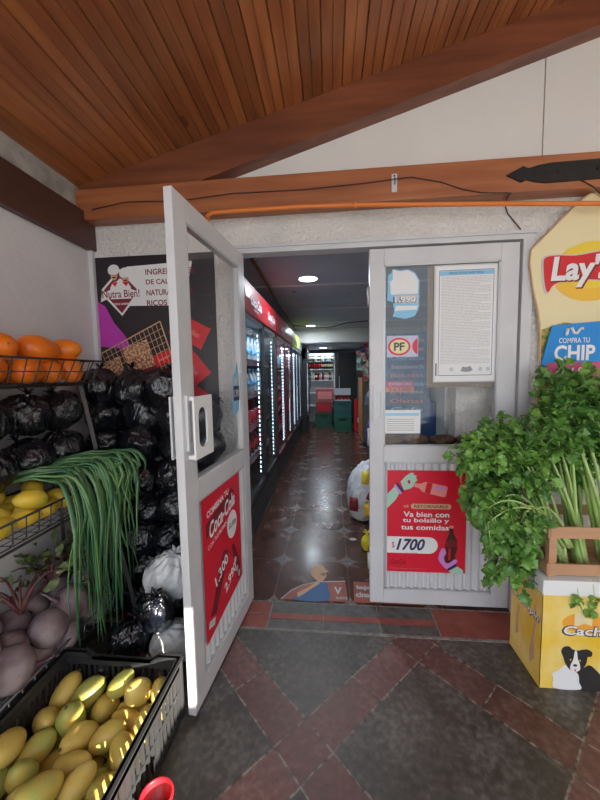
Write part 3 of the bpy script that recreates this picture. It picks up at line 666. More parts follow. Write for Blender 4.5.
for x in (1.66, 1.84, 2.1): s.lathe([(.011, 0), (.009, .004), (.0, .006)], 10, T=Matrix.Translation((x, -.098, 2.35)) @ Matrix.Rotation(PI/2, 4, 'X'))
tag(s.build('iron_strap', 'iron'), 'black wrought iron strap with arrow tip bolted to the wooden beam', 'bracket')
s = empty('hook_plate', (.865, -.091, 2.348)); tag(s, 'small white hook plate screwed to the wooden beam', 'hook')
MB().box((-.014, -.004, -.045), (.014, .001, .045), bev=.002).build('plate', 'lgrey', s)
MB().tube([(0, -.004, .02), (0, -.02, .015), (0, -.022, -.005), (0, -.012, -.012)], .003, 6).build('hook', 'steel', s, True)
MB().lathe([(.005, 0), (.004, .002)], 8, T=Matrix.Translation((0, -.004, .034)) @ Matrix.Rotation(PI/2, 4, 'X')).build('screw', 'dark', s)

# ------------------------------------------------------------ floor sticker and scraps
p = panel('floor_sticker', 'worn red floor sticker with a person in blue overalls just inside the doorway', 'sticker', (0, 0, FZ+.003), (1, 0, 0), (0, 1, 0))
arc = [(.21, .0)]+[(.21+.37*math.sin(a), .0+.21*(1-math.cos(a))**.8) for a in [PI/2*i/8 for i in range(1, 9)]]
poly(p, 'sheet', [(.205, .0), (.26, .085), (.33, .145), (.42, .18), (.61, .20), (.62, .0)], 0, 'rust'); poly(p, 'sheet', [(.655, .0), (.665, .20), (1.02, .19), (1.1, .05), (1.1, .0)], 0, 'rust')
ed = MB(); ed.tube([(.205, 0, 0), (.26, .085, 0), (.33, .145, 0), (.42, .18, 0), (.61, .2, 0)], .003, 4); ed.build('edge_line', 'lgrey', p)
poly(p, 'overalls', smo([(.28, .0), (.33, .05), (.40, .12), (.43, .17), (.475, .175), (.50, .12), (.49, .0)]), .001, 'denim')
poly(p, 'arm_picture', [(.30, .06), (.37, .12), (.41, .17), (.435, .185), (.44, .16), (.39, .11), (.35, .06), (.31, .02)], .0014, 'skin')
poly(p, 'head_picture', smo([(.40, .22), (.375, .27), (.385, .34), (.42, .375), (.46, .36), (.475, .325), (.50, .30), (.48, .285), (.485, .25), (.46, .19), (.43, .185)]), .0014, 'skin'); poly(p, 'beard', [(.44, .27), (.475, .285), (.48, .255), (.455, .245)], .0018, 'brown')
text(p, 'V', .56, .10, .07, .001, 'lgrey', .05, .04); text(p, 'iajan', .745, .135, .05, .001, 'lgrey', .13, .04); text(p, 'cinando', .755, .07, .05, .001, 'lgrey', .17, .04); text(p, 'GUSTO', .58, .03, .022, .001, 'lgrey', .07, .02)
p = panel('floor_sticker', 'small pale triangular scrap stuck on a brown tile in the shop aisle', 'sticker', (.49, 1.0, FZ+.003), (1, 0, 0), (0, 1, 0))
poly(p, 'sheet', [(-.055, .06), (0, -.05), (.02, -.05), (.055, .06), (.03, .055), (.0, .03), (-.03, .055)], 0, 'lgrey'); poly(p, 'print', [(-.035, .035), (.005, -.04), (.035, .035), (0, .015)], .001, 'rust')
tag(MB().prism(ell(.70, .77, .03, .02, 14), FZ, FZ+.003, ax='z').build('paper_scrap', 'lgrey'), 'tiny pale oval scrap on the floor beside the snack sack', 'paper')
# ------------------------------------------------------------ fruit and vegetables: resting poses (x, y, z, rotation, size)
MANGO=[[-0.536,-0.848,0.049,2.44,0.07,-1.5,0.95],[-0.159,-0.834,0.053,2.83,-0.02,-1.47,1.08],[-0.474,-1.068,0.047,0.26,0.06,-0.85,0.93],[-0.206,-0.946,0.054,-2.32,0.05,1.5,1.06],[-0.427,-0.98,0.053,-0.02,0.16,-2.77,1.08],[-0.462,-0.785,0.052,1.46,0.12,-0.11,0.99],[-0.262,-0.788,0.056,1.38,0.12,0.05,1.08],[-0.528,-1.155,0.051,-0.14,-0.16,-1.97,1.02],[-0.149,-1.03,0.048,-0.99,0.08,1.64,0.91],[-0.53,-0.971,0.057,-1.49,-0.11,-1.76,1.1],[-0.32,-1.03,0.125,-1.29,-0.17,0.13,0.97],[-0.381,-0.893,0.048,-2.3,0.05,2.2,0.91],[-0.358,-1.149,0.049,-1.95,0.01,-1.33,0.94],[-0.256,-1.169,0.053,3.09,-0.21,-0.19,1.05],[-0.154,-0.893,0.125,-0.41,-0.69,1.26,0.98],[-0.383,-1.055,0.06,1.55,-0.59,-2.41,0.99],[-0.464,-0.889,0.047,0.59,0.11,-1.67,0.91],[-0.301,-0.987,0.053,-3.0,-0.03,-0.5,1.1],[-0.512,-1.174,0.136,-1.67,2.96,0.05,1.04],[-0.3,-0.89,0.049,-1.68,-0.1,2.15,0.92],[-0.446,-1.076,0.139,0.39,-1.11,-1.3,0.95],[-0.155,-1.149,0.055,-1.75,-0.03,-1.42,1.07],[-0.309,-1.174,0.118,0.37,0.22,-2.93,0.95],[-0.365,-0.81,0.089,-2.26,-0.38,-1.43,1.1],[-0.527,-1.081,0.106,-1.94,-0.39,-0.93,1.0],[-0.245,-0.861,0.098,0.47,-2.95,-0.24,0.97],[-0.303,-1.087,0.067,1.48,-0.95,-1.4,1.03],[-0.227,-0.8,0.155,-0.83,0.87,1.58,1.09],[-0.44,-1.159,0.068,0.02,-2.32,-1.44,1.09],[-0.169,-0.984,0.128,-1.08,-2.71,-0.56,1.05],[-0.438,-0.804,0.136,-1.72,0.41,-2.22,1.08],[-0.221,-1.064,0.069,-1.23,0.74,-1.5,1.08],[-0.478,-0.993,0.124,-1.03,0.31,-2.02,0.99],[-0.188,-1.171,0.135,-0.85,2.88,-0.07,1.07],[-0.148,-0.784,0.14,1.92,1.43,-1.35,0.9],[-0.32,-1.148,0.192,-0.12,0.27,1.12,1.06],[-0.308,-0.787,0.17,-0.99,-0.71,0.53,0.92],[-0.53,-0.803,0.136,0.75,0.57,-1.91,1.06],[-0.378,-1.123,0.134,0.88,-2.47,0.64,0.98],[-0.522,-0.904,0.125,1.74,-0.59,-0.52,1.0],[-0.16,-1.08,0.125,-2.27,0.49,0.75,0.96],[-0.248,-1.091,0.148,-2.75,-0.36,1.22,0.95],[-0.532,-1.041,0.183,-1.21,-0.3,-1.3,1.04],[-0.261,-0.938,0.128,-1.09,0.3,-2.51,0.96],[-0.358,-0.947,0.123,1.61,0.39,1.12,1.05],[-0.427,-0.901,0.136,1.53,1.31,1.2,1.06]]
LEMON=[[-0.822,-0.663,0.841,1.12,-0.4,-1.8,1.02],[-0.765,-0.594,0.833,-2.78,0.13,-0.09,0.91],[-0.822,-0.837,0.836,0.09,3.07,-1.37,0.99],[-0.658,-0.686,0.835,-0.41,-0.18,1.92,0.96],[-0.815,-1.059,0.847,-1.27,0.74,0.64,1.02],[-0.661,-0.889,0.84,-0.1,-2.99,-1.46,1.1],[-0.663,-0.787,0.834,-0.56,0.01,0.85,0.94],[-0.815,-0.968,0.835,3.05,0.08,0.85,0.97],[-0.744,-0.865,0.834,-1.08,3.04,0.51,0.9],[-0.794,-0.741,0.835,0.52,0.0,0.74,0.96],[-0.695,-1.063,0.839,1.76,-0.0,0.04,1.05],[-0.828,-0.92,0.885,-1.76,-0.71,-1.61,0.9],[-0.663,-0.749,0.898,-0.14,-2.85,1.27,1.09],[-0.739,-0.661,0.833,0.66,-0.07,-2.61,0.92],[-0.753,-0.798,0.841,-1.26,-2.47,0.05,0.92],[-0.781,-0.858,0.896,1.02,-0.02,1.75,1.01],[-0.67,-0.987,0.842,0.38,0.47,2.57,1.04],[-0.822,-0.774,0.897,-1.93,0.33,-1.99,0.98],[-0.656,-1.055,0.906,-1.67,0.41,1.11,0.91],[-0.672,-0.599,0.845,1.89,0.54,0.3,1.05],[-0.728,-0.928,0.851,2.28,1.55,0.67,0.93],[-0.773,-0.63,0.897,-1.65,0.05,2.56,1.1],[-0.765,-1.055,0.901,0.64,-2.72,-0.82,0.98],[-0.748,-1.002,0.852,0.35,-1.12,0.53,1.0],[-0.715,-0.73,0.846,0.58,-0.85,1.88,0.97],[-0.768,-0.95,0.92,-1.03,2.52,0.91,0.97]]
PAPAYA=[[-0.683,-0.99,1.407,-1.94,0.02,2.41,0.95],[-0.8,-0.512,1.415,-0.71,-0.08,-1.51,1.1],[-0.712,-0.936,1.496,1.55,-0.1,0.4,0.94],[-0.786,-0.758,1.408,-0.09,-0.09,-3.03,0.98],[-0.797,-0.647,1.404,0.11,-3.09,-0.59,0.91],[-0.683,-0.486,1.42,3.1,0.82,-0.26,1.0],[-0.688,-0.857,1.416,1.91,0.22,-0.9,1.09],[-0.802,-0.976,1.422,-1.49,-0.6,-1.43,1.08],[-0.7,-0.591,1.411,1.02,-2.62,0.21,0.92],[-0.700,-0.482,1.502,1.2,-0.2,0.5,0.92],[-0.801,-0.861,1.459,3.03,-1.03,-0.51,1.0],[-0.712,-0.785,1.490,-1.2,2.92,-0.41,1.0],[-0.702,-0.622,1.492,0.2,0.1,1.45,1.15],[-0.672,-0.709,1.408,1.91,-0.06,1.78,0.96]]
BEET=[[-0.715,-0.889,0.245,-0.2,-0.49,-2.62,0.99],[-0.805,-0.691,0.249,0.38,3.11,-0.64,1.08],[-0.66,-0.484,0.247,-0.08,-0.11,1.38,1.04],[-0.646,-0.665,0.25,1.03,0.83,-0.42,1.0],[-0.814,-0.474,0.241,0.44,2.84,0.08,0.92],[-0.634,-1.044,0.247,-0.37,1.05,2.26,0.95],[-0.805,-0.756,0.352,-0.84,-2.68,-0.22,1.08],[-0.755,-0.572,0.253,-2.06,-0.12,1.05,1.08],[-0.814,-1.044,0.243,2.99,0.57,0.9,0.94],[-0.689,-0.772,0.245,-0.09,-0.36,-1.38,1.0],[-0.809,-0.854,0.413,2.05,-2.38,0.04,1.02],[-0.723,-0.994,0.294,-0.45,2.56,0.34,1.02],[-0.638,-0.91,0.324,-0.98,-2.66,1.02,1.04],[-0.697,-0.479,0.359,-0.67,-0.55,2.89,1.03],[-0.809,-0.817,0.246,-0.16,-0.12,1.02,1.02],[-0.73,-0.941,0.401,0.54,-2.86,1.29,1.06],[-0.816,-0.927,0.285,0.13,-1.23,-1.85,0.92],[-0.639,-0.617,0.363,1.37,0.7,1.24,1.06],[-0.717,-0.833,0.341,0.59,-1.14,-1.94,0.95],[-0.813,-0.508,0.35,2.28,-0.85,1.17,1.03],[-0.632,-0.523,0.437,-1.4,-0.82,1.09,0.93],[-0.815,-0.994,0.459,-0.29,2.45,-1.05,0.94],[-0.809,-1.043,0.359,1.54,0.06,-2.56,1.01],[-0.638,-1.044,0.365,-0.99,0.77,2.85,0.99],[-0.641,-0.739,0.343,1.82,-0.22,-0.81,1.04],[-0.81,-0.63,0.351,-1.0,0.13,2.07,1.01]]
def fruit(name, ax, m, seed, taper=.15, stem=True, nip=0, sub=24):
    random.seed(seed); mb = MB(); n1, n2 = sub, 16; V = []; F = []
    for i in range(n2+1):
        t = PI*i/n2; c = -math.cos(t); r = math.sin(t)
        for j in range(n1):
            a = 2*PI*j/n1; k = 1-taper*c*.5
            x = c*ax[0]*(1+.06*nip*(c**9)); y = r*math.cos(a)*ax[1]*k + ax[1]*.10*(1-c*c)*0; z = r*math.sin(a)*ax[2]*k + .12*ax[2]*c*c
            d = 1+.025*noise.noise(Vector((x, y, z))*28+Vector((seed, 0, 0))); V.append((x*d, y*d, z*d))
    for i in range(n2):
        for j in range(n1): F.append((i*n1+j, i*n1+(j+1) % n1, (i+1)*n1+(j+1) % n1, (i+1)*n1+j))
    mb.add(V, F); o = mb.build(name, m, smooth=True)
    if stem:
        s = MB(); x = -ax[0]*.985; z = .12*ax[2]; s.tube([(x+.004, 0, z), (x-.004, 0, z), (x-.009, .002, z+.001)], [.006, .003, .0025], 7); s.build('stem', 'stemy', o, True)
    return o
def place(protos, data, labels, group, filt=lambda r: True):
    used = set(); n = 0
    for r in data:
        if not filt(r): continue
        k = n % len(protos); p = protos[k]; o = p if k not in used else copy_tree(p); used.add(k)
        o.location = r[:3]; o.rotation_euler = r[3:6]; o.scale = (r[6],)*3
        tag(o, labels(r, n), o_cat, group); n += 1
o_cat = 'mango'
def mango_label(r, n):
    return 'yellow mango heaped with the others in the slatted black crate'
place([fruit('mango', (.062, .043, .040), 'mango', s) for s in (1, 2, 3)], MANGO, mango_label, 'mangoes in the black crate')
o_cat = 'fruit'
place([fruit('yellow_fruit', (.055, .038, .036), 'lemon', 5, .1, True, 1)], LEMON, lambda r, n: 'small yellow fruit in the wire basket under the green onions', 'yellow fruit in the middle wire basket')
place([fruit('orange_papaya', (.075, .056, .054), 'papaya', 6, .2)], PAPAYA, lambda r, n: {9: 'round orange fruit on top at the far end of the top wire basket', 12: 'large long orange fruit lying on top in the middle of the top wire basket', 11: 'orange fruit on top of the basket pile at the left edge of the photo'}.get(n, 'orange fruit inside the top wire basket, below the topmost fruit'), 'orange fruit in the top wire basket')
# ------------------------------------------------------------ black plastic crate with slatted sides
def crate(name, x0, x1, y0, y1, z0, z1, m, wall=.012, cell=.026, rimw=.018):
    root = empty(name, ((x0+x1)/2, (y0+y1)/2, z0)); W, D, H = (x1-x0)/2, (y1-y0)/2, z1-z0
    def side(ax, sgn):
        mb = MB(); L = (D if ax == 'x' else W); 
        def B(a, b, c, d, inset=0, t=wall):   # a..b along, c..d in height
            o_ = (W if ax == 'x' else D)*sgn; lo, hi = sorted((o_-sgn*inset, o_-sgn*(inset+t)))
            if ax == 'x': mb.box((lo, a, c), (hi, b, d))
            else: mb.box((a, lo, c), (b, hi, d))
        B(-L, L, 0, .03); B(-L, L, H-.05, H-.03); B(-L, L, H*.5-.006, H*.5+.006); B(-L, L, H-.03, H-.022)
        n = int(2*L/cell); st = 2*L/n
        for i in range(n+1):
            a = -L+i*st; wd = .005 if i % 6 else .012
            B(max(a-wd, -L), min(a+wd, L), .03, H-.03, .002, wall-.004)
        # rim with a lowered, curved middle on the short ends
        if ax == 'y':
            pts = [(-L, H), (-L*.62, H), (-L*.5, H-.022), (L*.5, H-.022), (L*.62, H), (L, H)]
        else: pts = [(-L, H), (L, H)]
        o_ = (W if ax == 'x' else D)*sgn
        top = pts; bot = [(a, H-.05) for a, b in pts][::-1]
        T = None; pr = MB()
        for i in range(len(pts)-1):
            (a, h1), (b, h2) = pts[i], pts[i+1]; q = [(a, H-.045), (b, H-.045), (b, h2), (a, h1)]
            d0, d1 = sorted((o_-sgn*(wall-.003), o_+sgn*.0))
            if ax == 'y': mb.prism(q, d0, d1, ax='y')
            else: mb.prism(q, d0, d1, ax='x')
            q2 = [(a, h1-.006), (b, h2-.006), (b, h2), (a, h1)]; d0, d1 = sorted((o_-sgn*(wall), o_+sgn*rimw*.6))
            mb.prism(q2, d0, d1, ax='y' if ax == 'y' else 'x')
        mb.build('side', m, root)
    for ax in 'xy':
        for sgn in (1, -1): side(ax, sgn)
    b = MB(); n = int(2*W/.035)
    for i in range(n+1): x = -W+.006+i*(2*W-.012)/n; b.box((x-.006, -D+.002, 0), (x+.006, D-.002, .008))
    n = int(2*D/.035)
    for i in range(n+1): y = -D+.006+i*(2*D-.012)/n; b.box((-W+.002, y-.006, .001), (W-.002, y+.006, .007))
    b.build('base', m, root)
    for sx in (1, -1):
        for sy in (1, -1):
            c = MB(); c.box((sx*W-(.012 if sx > 0 else -.004)-.004, sy*D-(.012 if sy > 0 else -.004)-.004, 0), (sx*W+(.004 if sx > 0 else .012)+.001, sy*D+(.004 if sy > 0 else .012)+.001, H-.005), bev=.003); c.build('corner_post', m, root)
    return root
c = crate('plastic_crate', -.592, -.092, -1.24, -.722, FZ, .24, 'black'); tag(c, 'black slatted plastic crate full of yellow mangoes on the floor by the open door', 'crate')
c.rotation_euler = (0, 0, .0)
# red tub beside it
t = empty('red_tub', (-.02, -1.06, FZ)); tag(t, 'small red plastic tub on the floor at the bottom edge beside the mango crate', 'tub')
b = MB(); b.lathe([(.034, 0), (.038, .004), (.043, .105), (.047, .11), (.047, .115), (.042, .115), (.035, .01), (0, .008)], 28); b.build('bowl', 'red', t, True)
b = MB(); b.tube([(.047*math.cos(a), .047*math.sin(a), .113) for a in [2*PI*i/28 for i in range(28)]], .005, 6, closed=True); b.build('rim', 'red', t, True)

# ------------------------------------------------------------ produce rack and wire baskets
rk = empty('produce_rack', (-.6, -.75, FZ)); tag(rk, 'dark leaning steel rack carrying three wire baskets along the left wall', 'rack')
def W2(x, y, z): return (x+.6, y+.75, z-FZ)
for y in (-.395, -1.31):
    MB().tube([W2(-.722, y, 1.42), W2(-.453, y, FZ)], .012, 4).build('post', 'steel', rk)
    MB().tube([W2(-.86, y, 1.42), W2(-.86, y, FZ)], .011, 4).build('post', 'steel', rk)
for z, x in ((1.345, -.70), (.775, -.605), (.19, -.615)):
    for y in (-.395, -1.31): MB().tube([W2(-.86, y, z), W2(x, y, z)], .008, 4).build('crossbar', 'steel', rk)
    MB().tube([W2(-.86, -.395, z), W2(-.86, -1.31, z)], .006, 4).build('rail', 'steel', rk)
    MB().tube([W2(x+.01, -.395, z-.002), W2(x+.01, -1.31, z-.002)], .006, 4).build('rail', 'steel', rk)
def basket(label, x0, x1, y0, y1, z0, h, flare, tint='wire'):
    r = empty('wire_basket', ((x0+x1)/2, (y0+y1)/2, z0)); tag(r, label, 'basket', 'wire baskets of the produce rack')
    tint = 'steel' if 'middle' in label or 'top' in label else tint; W, D = (x1-x0)/2, (y1-y0)/2; f = flare; rim = MB(); base = MB(); side = MB()
    rim.tube([(W+f, -D-f, h), (W+f, D+f, h), (-W, D+f, h), (-W, -D-f, h)], .0045, 6, closed=True)
    rim.build('rim', tint, r, True)
    base.tube([(W, -D, 0), (W, D, 0), (-W, D, 0), (-W, -D, 0)], .003, 6, closed=True)
    n = int(2*D/.05)
    for i in range(n+1):
        y = -D+2*D*i/n; base.tube([(-W, y, 0), (W, y, 0)], .0018, 5); side.tube([(W+f, y*(D+f)/D, h), (W+.004, y, .01), (W-.012, y, 0)], .0026, 5); side.tube([(-W, y, h), (-W, y, 0)], .0018, 5)
    n = int(2*W/.04)
    for i in range(n+1):
        x = -W+2*W*i/n; base.tube([(x, -D, 0), (x, D, 0)], .0018, 5)
        for s in (1, -1): side.tube([(x*(W+f/2)/W, s*(D+f), h), (x, s*D, 0)], .0018, 5)
    for k in (.5,): side.tube([(W+f*k, -D-f*k, h*k), (W+f*k, D+f*k, h*k), (-W, D+f*k, h*k), (-W, -D-f*k, h*k)], .0022, 5, closed=True)
    base.build('base', tint, r, True); side.build('side_mesh', tint, r, True); return r
basket('top wire basket of the rack, filled with orange fruit', -.872, -.622, -1.16, -.425, 1.352, .10, .035)
basket('middle wire basket of the rack, holding yellow fruit and green onions', -.872, -.605, -1.16, -.42, .782, .09, .012)
basket('lowest wire basket of the rack, full of dusty beetroot', -.872, -.607, -1.16, -.41, .185, .075, .01)
# ------------------------------------------------------------ beetroot with stalks
def beet(seed):
    o = fruit('beetroot', (.062, .06, .056), 'beet', seed, .3, False); random.seed(seed)
    MB().tube([(-.06, 0, .006), (-.08, .003, .01), (-.10, .01, .004), (-.125, .016, -.006)], [.012, .006, .003, .0012], 7).build('root_tail', 'beet', o, True)
    return o
bp = [beet(31), beet(32)]; used = [0, 0]
for n, r in enumerate(BEET):
    k = n % 2; o = bp[k] if not used[k] else copy_tree(bp[k]); used[k] = 1
    o.location = (min(r[0], -.645), r[1], r[2]); o.rotation_euler = r[3:6]; o.scale = (r[6]*(.95+.3*((n*7) % 5)/4),)*3; tag(o, 'dusty grey-purple beetroot in the lowest wire basket', 'beetroot', 'beetroots in the lowest basket')
def beet_tops(label, x, y, z, seed):
    r = empty('beet_greens', (x, y, z)); tag(r, label, 'beet greens'); random.seed(seed)
    for i in range(10):
        a = random.uniform(.9, 3.9); l = random.uniform(.10, .2); e = Vector((math.cos(a)*l, math.sin(a)*l, random.uniform(.03, .12)))
        c_ = bez((0, 0, 0), (e.x*.4, e.y*.4, e.z+.05), e, 6); MB().tube(c_, [.007, .006, .005, .0045, .004, .003, .002], 6).build('stalk', 'beetstalk', r, True)
    lf = MB()
    for i in range(26):
        a = random.uniform(.7, 4.1); l = random.uniform(.07, .23); c0 = Vector((math.cos(a)*l, math.sin(a)*l, random.uniform(.04, .15)))
        T = Matrix.Translation(c0) @ Euler((random.uniform(-1, 1), random.uniform(-1, 1), a)).to_matrix().to_4x4(); s = random.uniform(.6, 1.2)
        G_ = [(x_*.012*s, y_*.009*s*(1-abs(x_-2.5)/4), .006*s*math.sin(x_*2+y_)) for x_ in range(6) for y_ in (-2, -1, 0, 1, 2)]
        lf.add([T @ Vector(v) for v in G_], [(q*5+w_, q*5+w_+1, (q+1)*5+w_+1, (q+1)*5+w_) for q in range(5) for w_ in range(4)])
    lf.build('leaves', 'beetleaf', r, True)
beet_tops('cut beet stalks and wilted leaves behind the beetroots by the wall', -.74, -.62, .44, 3)
beet_tops('bundle of cut beet stalks under the green onions', -.70, -.80, .45, 5)
beet_tops('small bundle of beet leaves at the far end of the lowest basket', -.70, -.50, .40, 8)
# ------------------------------------------------------------ green onions hanging over the basket
def onion_bunch(label, base, over, n, seed, zlo, zhi, spread):
    r = empty('green_onion_bunch', base); tag(r, label, 'green onions', 'green onion bunches'); random.seed(seed); B = Vector(base)
    for i in range(n):
        off = Vector((random.uniform(-.03, .03), random.uniform(-.05, .05), random.uniform(-.01, .025)))
        o_ = Vector(over)+Vector((random.uniform(-.02, .04), random.uniform(-spread, spread), random.uniform(-.02, .035)))
        end = Vector((o_.x+random.uniform(.03, .13), o_.y+random.uniform(-.04, .07), random.uniform(zlo, zhi)))
        mid = o_+Vector((random.uniform(.05, .12), random.uniform(-.02, .02), .035))
        p1 = [B+off, (B+off).lerp(o_, .35)+Vector((0, 0, .015)), (B+off).lerp(o_, .7)+Vector((0, 0, .02)), o_]
        p2 = bez(o_, mid, mid.lerp(end, .3)+Vector((.02, 0, -.03)), 5)[1:]+bez(mid.lerp(end, .3)+Vector((.02, 0, -.03)), mid.lerp(end, .6)+Vector((.035*random.uniform(-1, 1), .04*random.uniform(-1, 1), 0)), end, 5)[1:]
        pts = [p-B for p in p1+p2]; k = len(pts); w0 = random.uniform(.006, .015)
        rad = [w0*(.8 if q < 2 else 1)*(1-max(0, (q-k*.5)/(k*.5))**1.6*.9) for q in range(k)]
        MB().tube(pts, rad, 6, flat=random.uniform(.22, .5)).build('leaf', 'onion' if random.random() < .66 else 'onionb', r, True)
    tie = MB(); c = (B*.72+Vector(over)*.28)-B; tie.tube([(c.x+.0*math.cos(a), c.y+.062*math.cos(a), c.z+.012+.035*math.sin(a)) for a in [2*PI*i/16 for i in range(16)]], .004, 5, closed=True); tie.build('tie', 'stemy', r, True)
onion_bunch('bunch of green onions nearest the wall basket corner, tips hanging to the beetroots', (-.84, -.84, .955), (-.65, -.62, .955), 30, 11, .16, .48, .06)
onion_bunch('bunch of green onions hanging over the far end of the middle basket', (-.82, -.66, .955), (-.61, -.50, .965), 40, 12, .16, .60, .07)
onion_bunch('short bunch of green onions with tips pointing at the bags', (-.80, -.56, .965), (-.56, -.44, .985), 24, 13, .58, .92, .06)

# ------------------------------------------------------------ filled black bags
def bag(seed, sx, sy, sz, m='blackbag', name='plastic_bag'):
    random.seed(seed); V = []; F = []; n1, n2 = 72, 48; so = Vector((seed*3.1, seed*1.7, 0)); ph = random.uniform(0, 6); fold = random.randint(7, 10)
    for i in range(n2+1):
        t = PI*i/n2; c = -math.cos(t); r = math.sin(t)**.75
        neck = max(0, (c-.55)/.45)
        for j in range(n1):
            a = 2*PI*j/n1
            pl = 1+neck*.16*math.sin(a*fold+ph+3*noise.noise(Vector((math.cos(a), math.sin(a), c))*1.2+so))
            rr = r*(1-.2*neck)*pl; q = Vector((rr*math.cos(a), rr*math.sin(a), c))
            w1 = noise.noise(q*1.3+so); wv = q+Vector((w1, noise.noise(q*1.3+so*2), w1*.5))*.5
            crease = (1-abs(noise.noise(Vector((wv.x*2.6, wv.y*2.6, wv.z*1.1))+so)))**3
            d = .93+.14*w1+.09*crease
            V.append((q.x*sx*d, q.y*sy*d, q.z*sz*d))
    for i in range(n2):
        for j in range(n1): F.append((i*n1+j, i*n1+(j+1) % n1, (i+1)*n1+(j+1) % n1, (i+1)*n1+j))
    o = MB().add(V, F).build(name, m, smooth=True)
    kx = MB(); top = sz*.98; kx.tube([(0, 0, top-.012), (.002, 0, top+.004), (.006, .002, top+.014)], [.014, .008, .011], 8)
    for k in range(5):
        a = k*1.3+seed; kx.tube([(.004, .002, top+.01), (.02*math.cos(a), .02*math.sin(a), top+.028+.006*(k % 2)), (.036*math.cos(a), .036*math.sin(a), top+.034)], [.006, .009, .003], 6, flat=.3)
    kx.build('knot', m, o, True)
    return o
bags = [bag(s, .118, .105, .10) for s in (1, 2, 3, 4, 5, 6)]
BP = []
# pile between the rack and the facade: rows from the floor up
random.seed(77)
rows = [.09, .27, .45, .63, .81, .99, 1.16, 1.31]
names = ['bottom', 'second', 'third', 'fourth', 'fifth', 'sixth', 'seventh', 'top']
for i, z in enumerate(rows):
    xs = [-.765, -.57, -.38, -.20] if i % 2 == 0 else [-.755, -.55, -.35, -.175]
    if i == 6: xs = [-.74, -.53, -.33, -.2]
    if i == 7: xs = [-.755, -.56, -.38]
    for j, x in enumerate(xs): BP.append((x+random.uniform(-.015, .015), -.155+random.uniform(-.02, .01), z+random.uniform(-.012, .012), names[i], j, 'pile'))
# behind the baskets along the wall
for z, n_ in ((1.22, 'upper'), (1.03, 'lower')):
    for j, y in enumerate((-.46, -.64, -.83)): BP.append((-.775, y, z, n_, j, 'rack'))
pos4 = ['leftmost', 'second from the left', 'third from the left', 'rightmost']
for n, (x, y, z, nm, j, kd) in enumerate(BP):
    o = bags[n] if n < 6 else copy_tree(bags[n % 6])
    o.location = (x, y, z); random.seed(n+5)
    o.rotation_euler = (random.uniform(-.9, .7), random.uniform(-.7, .7), random.uniform(-3, 3)); s = random.uniform(.95, 1.08); o.scale = (s, s, s)
    if kd == 'rack':
        o.scale = (.88, .88, .88); o.rotation_euler = (random.uniform(-.5, .5), random.uniform(-.3, .6), random.uniform(-3, 3))
    lb_ = ('filled black plastic bag, %s in the %s row beside the open door' % (pos4[j], nm)) if kd == 'pile' else ('black bag under the top basket, %s layer, %s from the facade' % (nm, ['nearest', 'second', 'third'][j]))
    tag(o, lb_, 'bag', 'filled black plastic bags')
# white sack with a black bag in it, by the leaning rack post
wb = bag(21, .115, .10, .135, 'whitebag', 'white_plastic_sack'); wb.location = (-.27, -.44, .40); wb.rotation_euler = (.35, .25, .4); tag(wb, 'crumpled white plastic sack low in front of the black bag pile', 'sack')
wb2 = bag(23, .10, .09, .10, 'whitebag', 'white_plastic_sack'); wb2.location = (-.235, -.50, .10); wb2.rotation_euler = (.3, -.3, .2); tag(wb2, 'small white plastic sack on the floor behind the mango crate', 'sack')
b3 = bag(22, .085, .07, .12); b3.location = (-.28, -.56, .30); b3.rotation_euler = (.5, .1, .3); tag(b3, 'small black plastic bag leaning on the crumpled white sack', 'bag')
b4 = bag(25, .10, .09, .11); b4.location = (-.44, -.52, .12); b4.rotation_euler = (.2, .1, 1.3); tag(b4, 'black plastic bag on the floor under the beetroot basket', 'bag')

# ------------------------------------------------------------ dog food carton, wooden crate and celery on the right
bx_ = empty('carton', (1.425, -.49, FZ)); tag(bx_, 'yellow and white Cachupin dog food carton under the wooden vegetable crate', 'carton')
W_, D_, H_ = .60, .24, .495
MB().box((0, 0, 0), (W_, D_, H_), bev=.003).build('body', 'white', bx_)
cyel = mat('carton_yellow_print', (.82, .52, .04), .4, col2=(.86, .68, .25), vscale=7)
MB().box((-.0012, -.0012, .002), (W_, 0.001, .43)).build('front_print', cyel, bx_); MB().box((-.0012, -.0012, .002), (.001, D_-.002, .43)).build('side_print', cyel, bx_)
fp = empty('front_artwork', (0, -.0016, 0), parent=bx_); fp.rotation_euler = (PI/2, 0, 0)
poly(fp, 'biscuit_picture', [(.13, .29), (.17, .31), (.2, .30), (.2, .33), (.17, .335), (.16, .36), (.13, .35)], .0006, 'cream'); poly(fp, 'orange_patch', ell(.17, .31, .09, .045, 20), .0002, mat('orange_haze_print', (.85, .38, .04), .5))
text(fp, 'Cachupin', .23, .268, .062, .0008, 'navy', .30, .06, .1); text(fp, 'Cachupin', .23, .27, .052, .0014, 'white', .285, .02, .1)
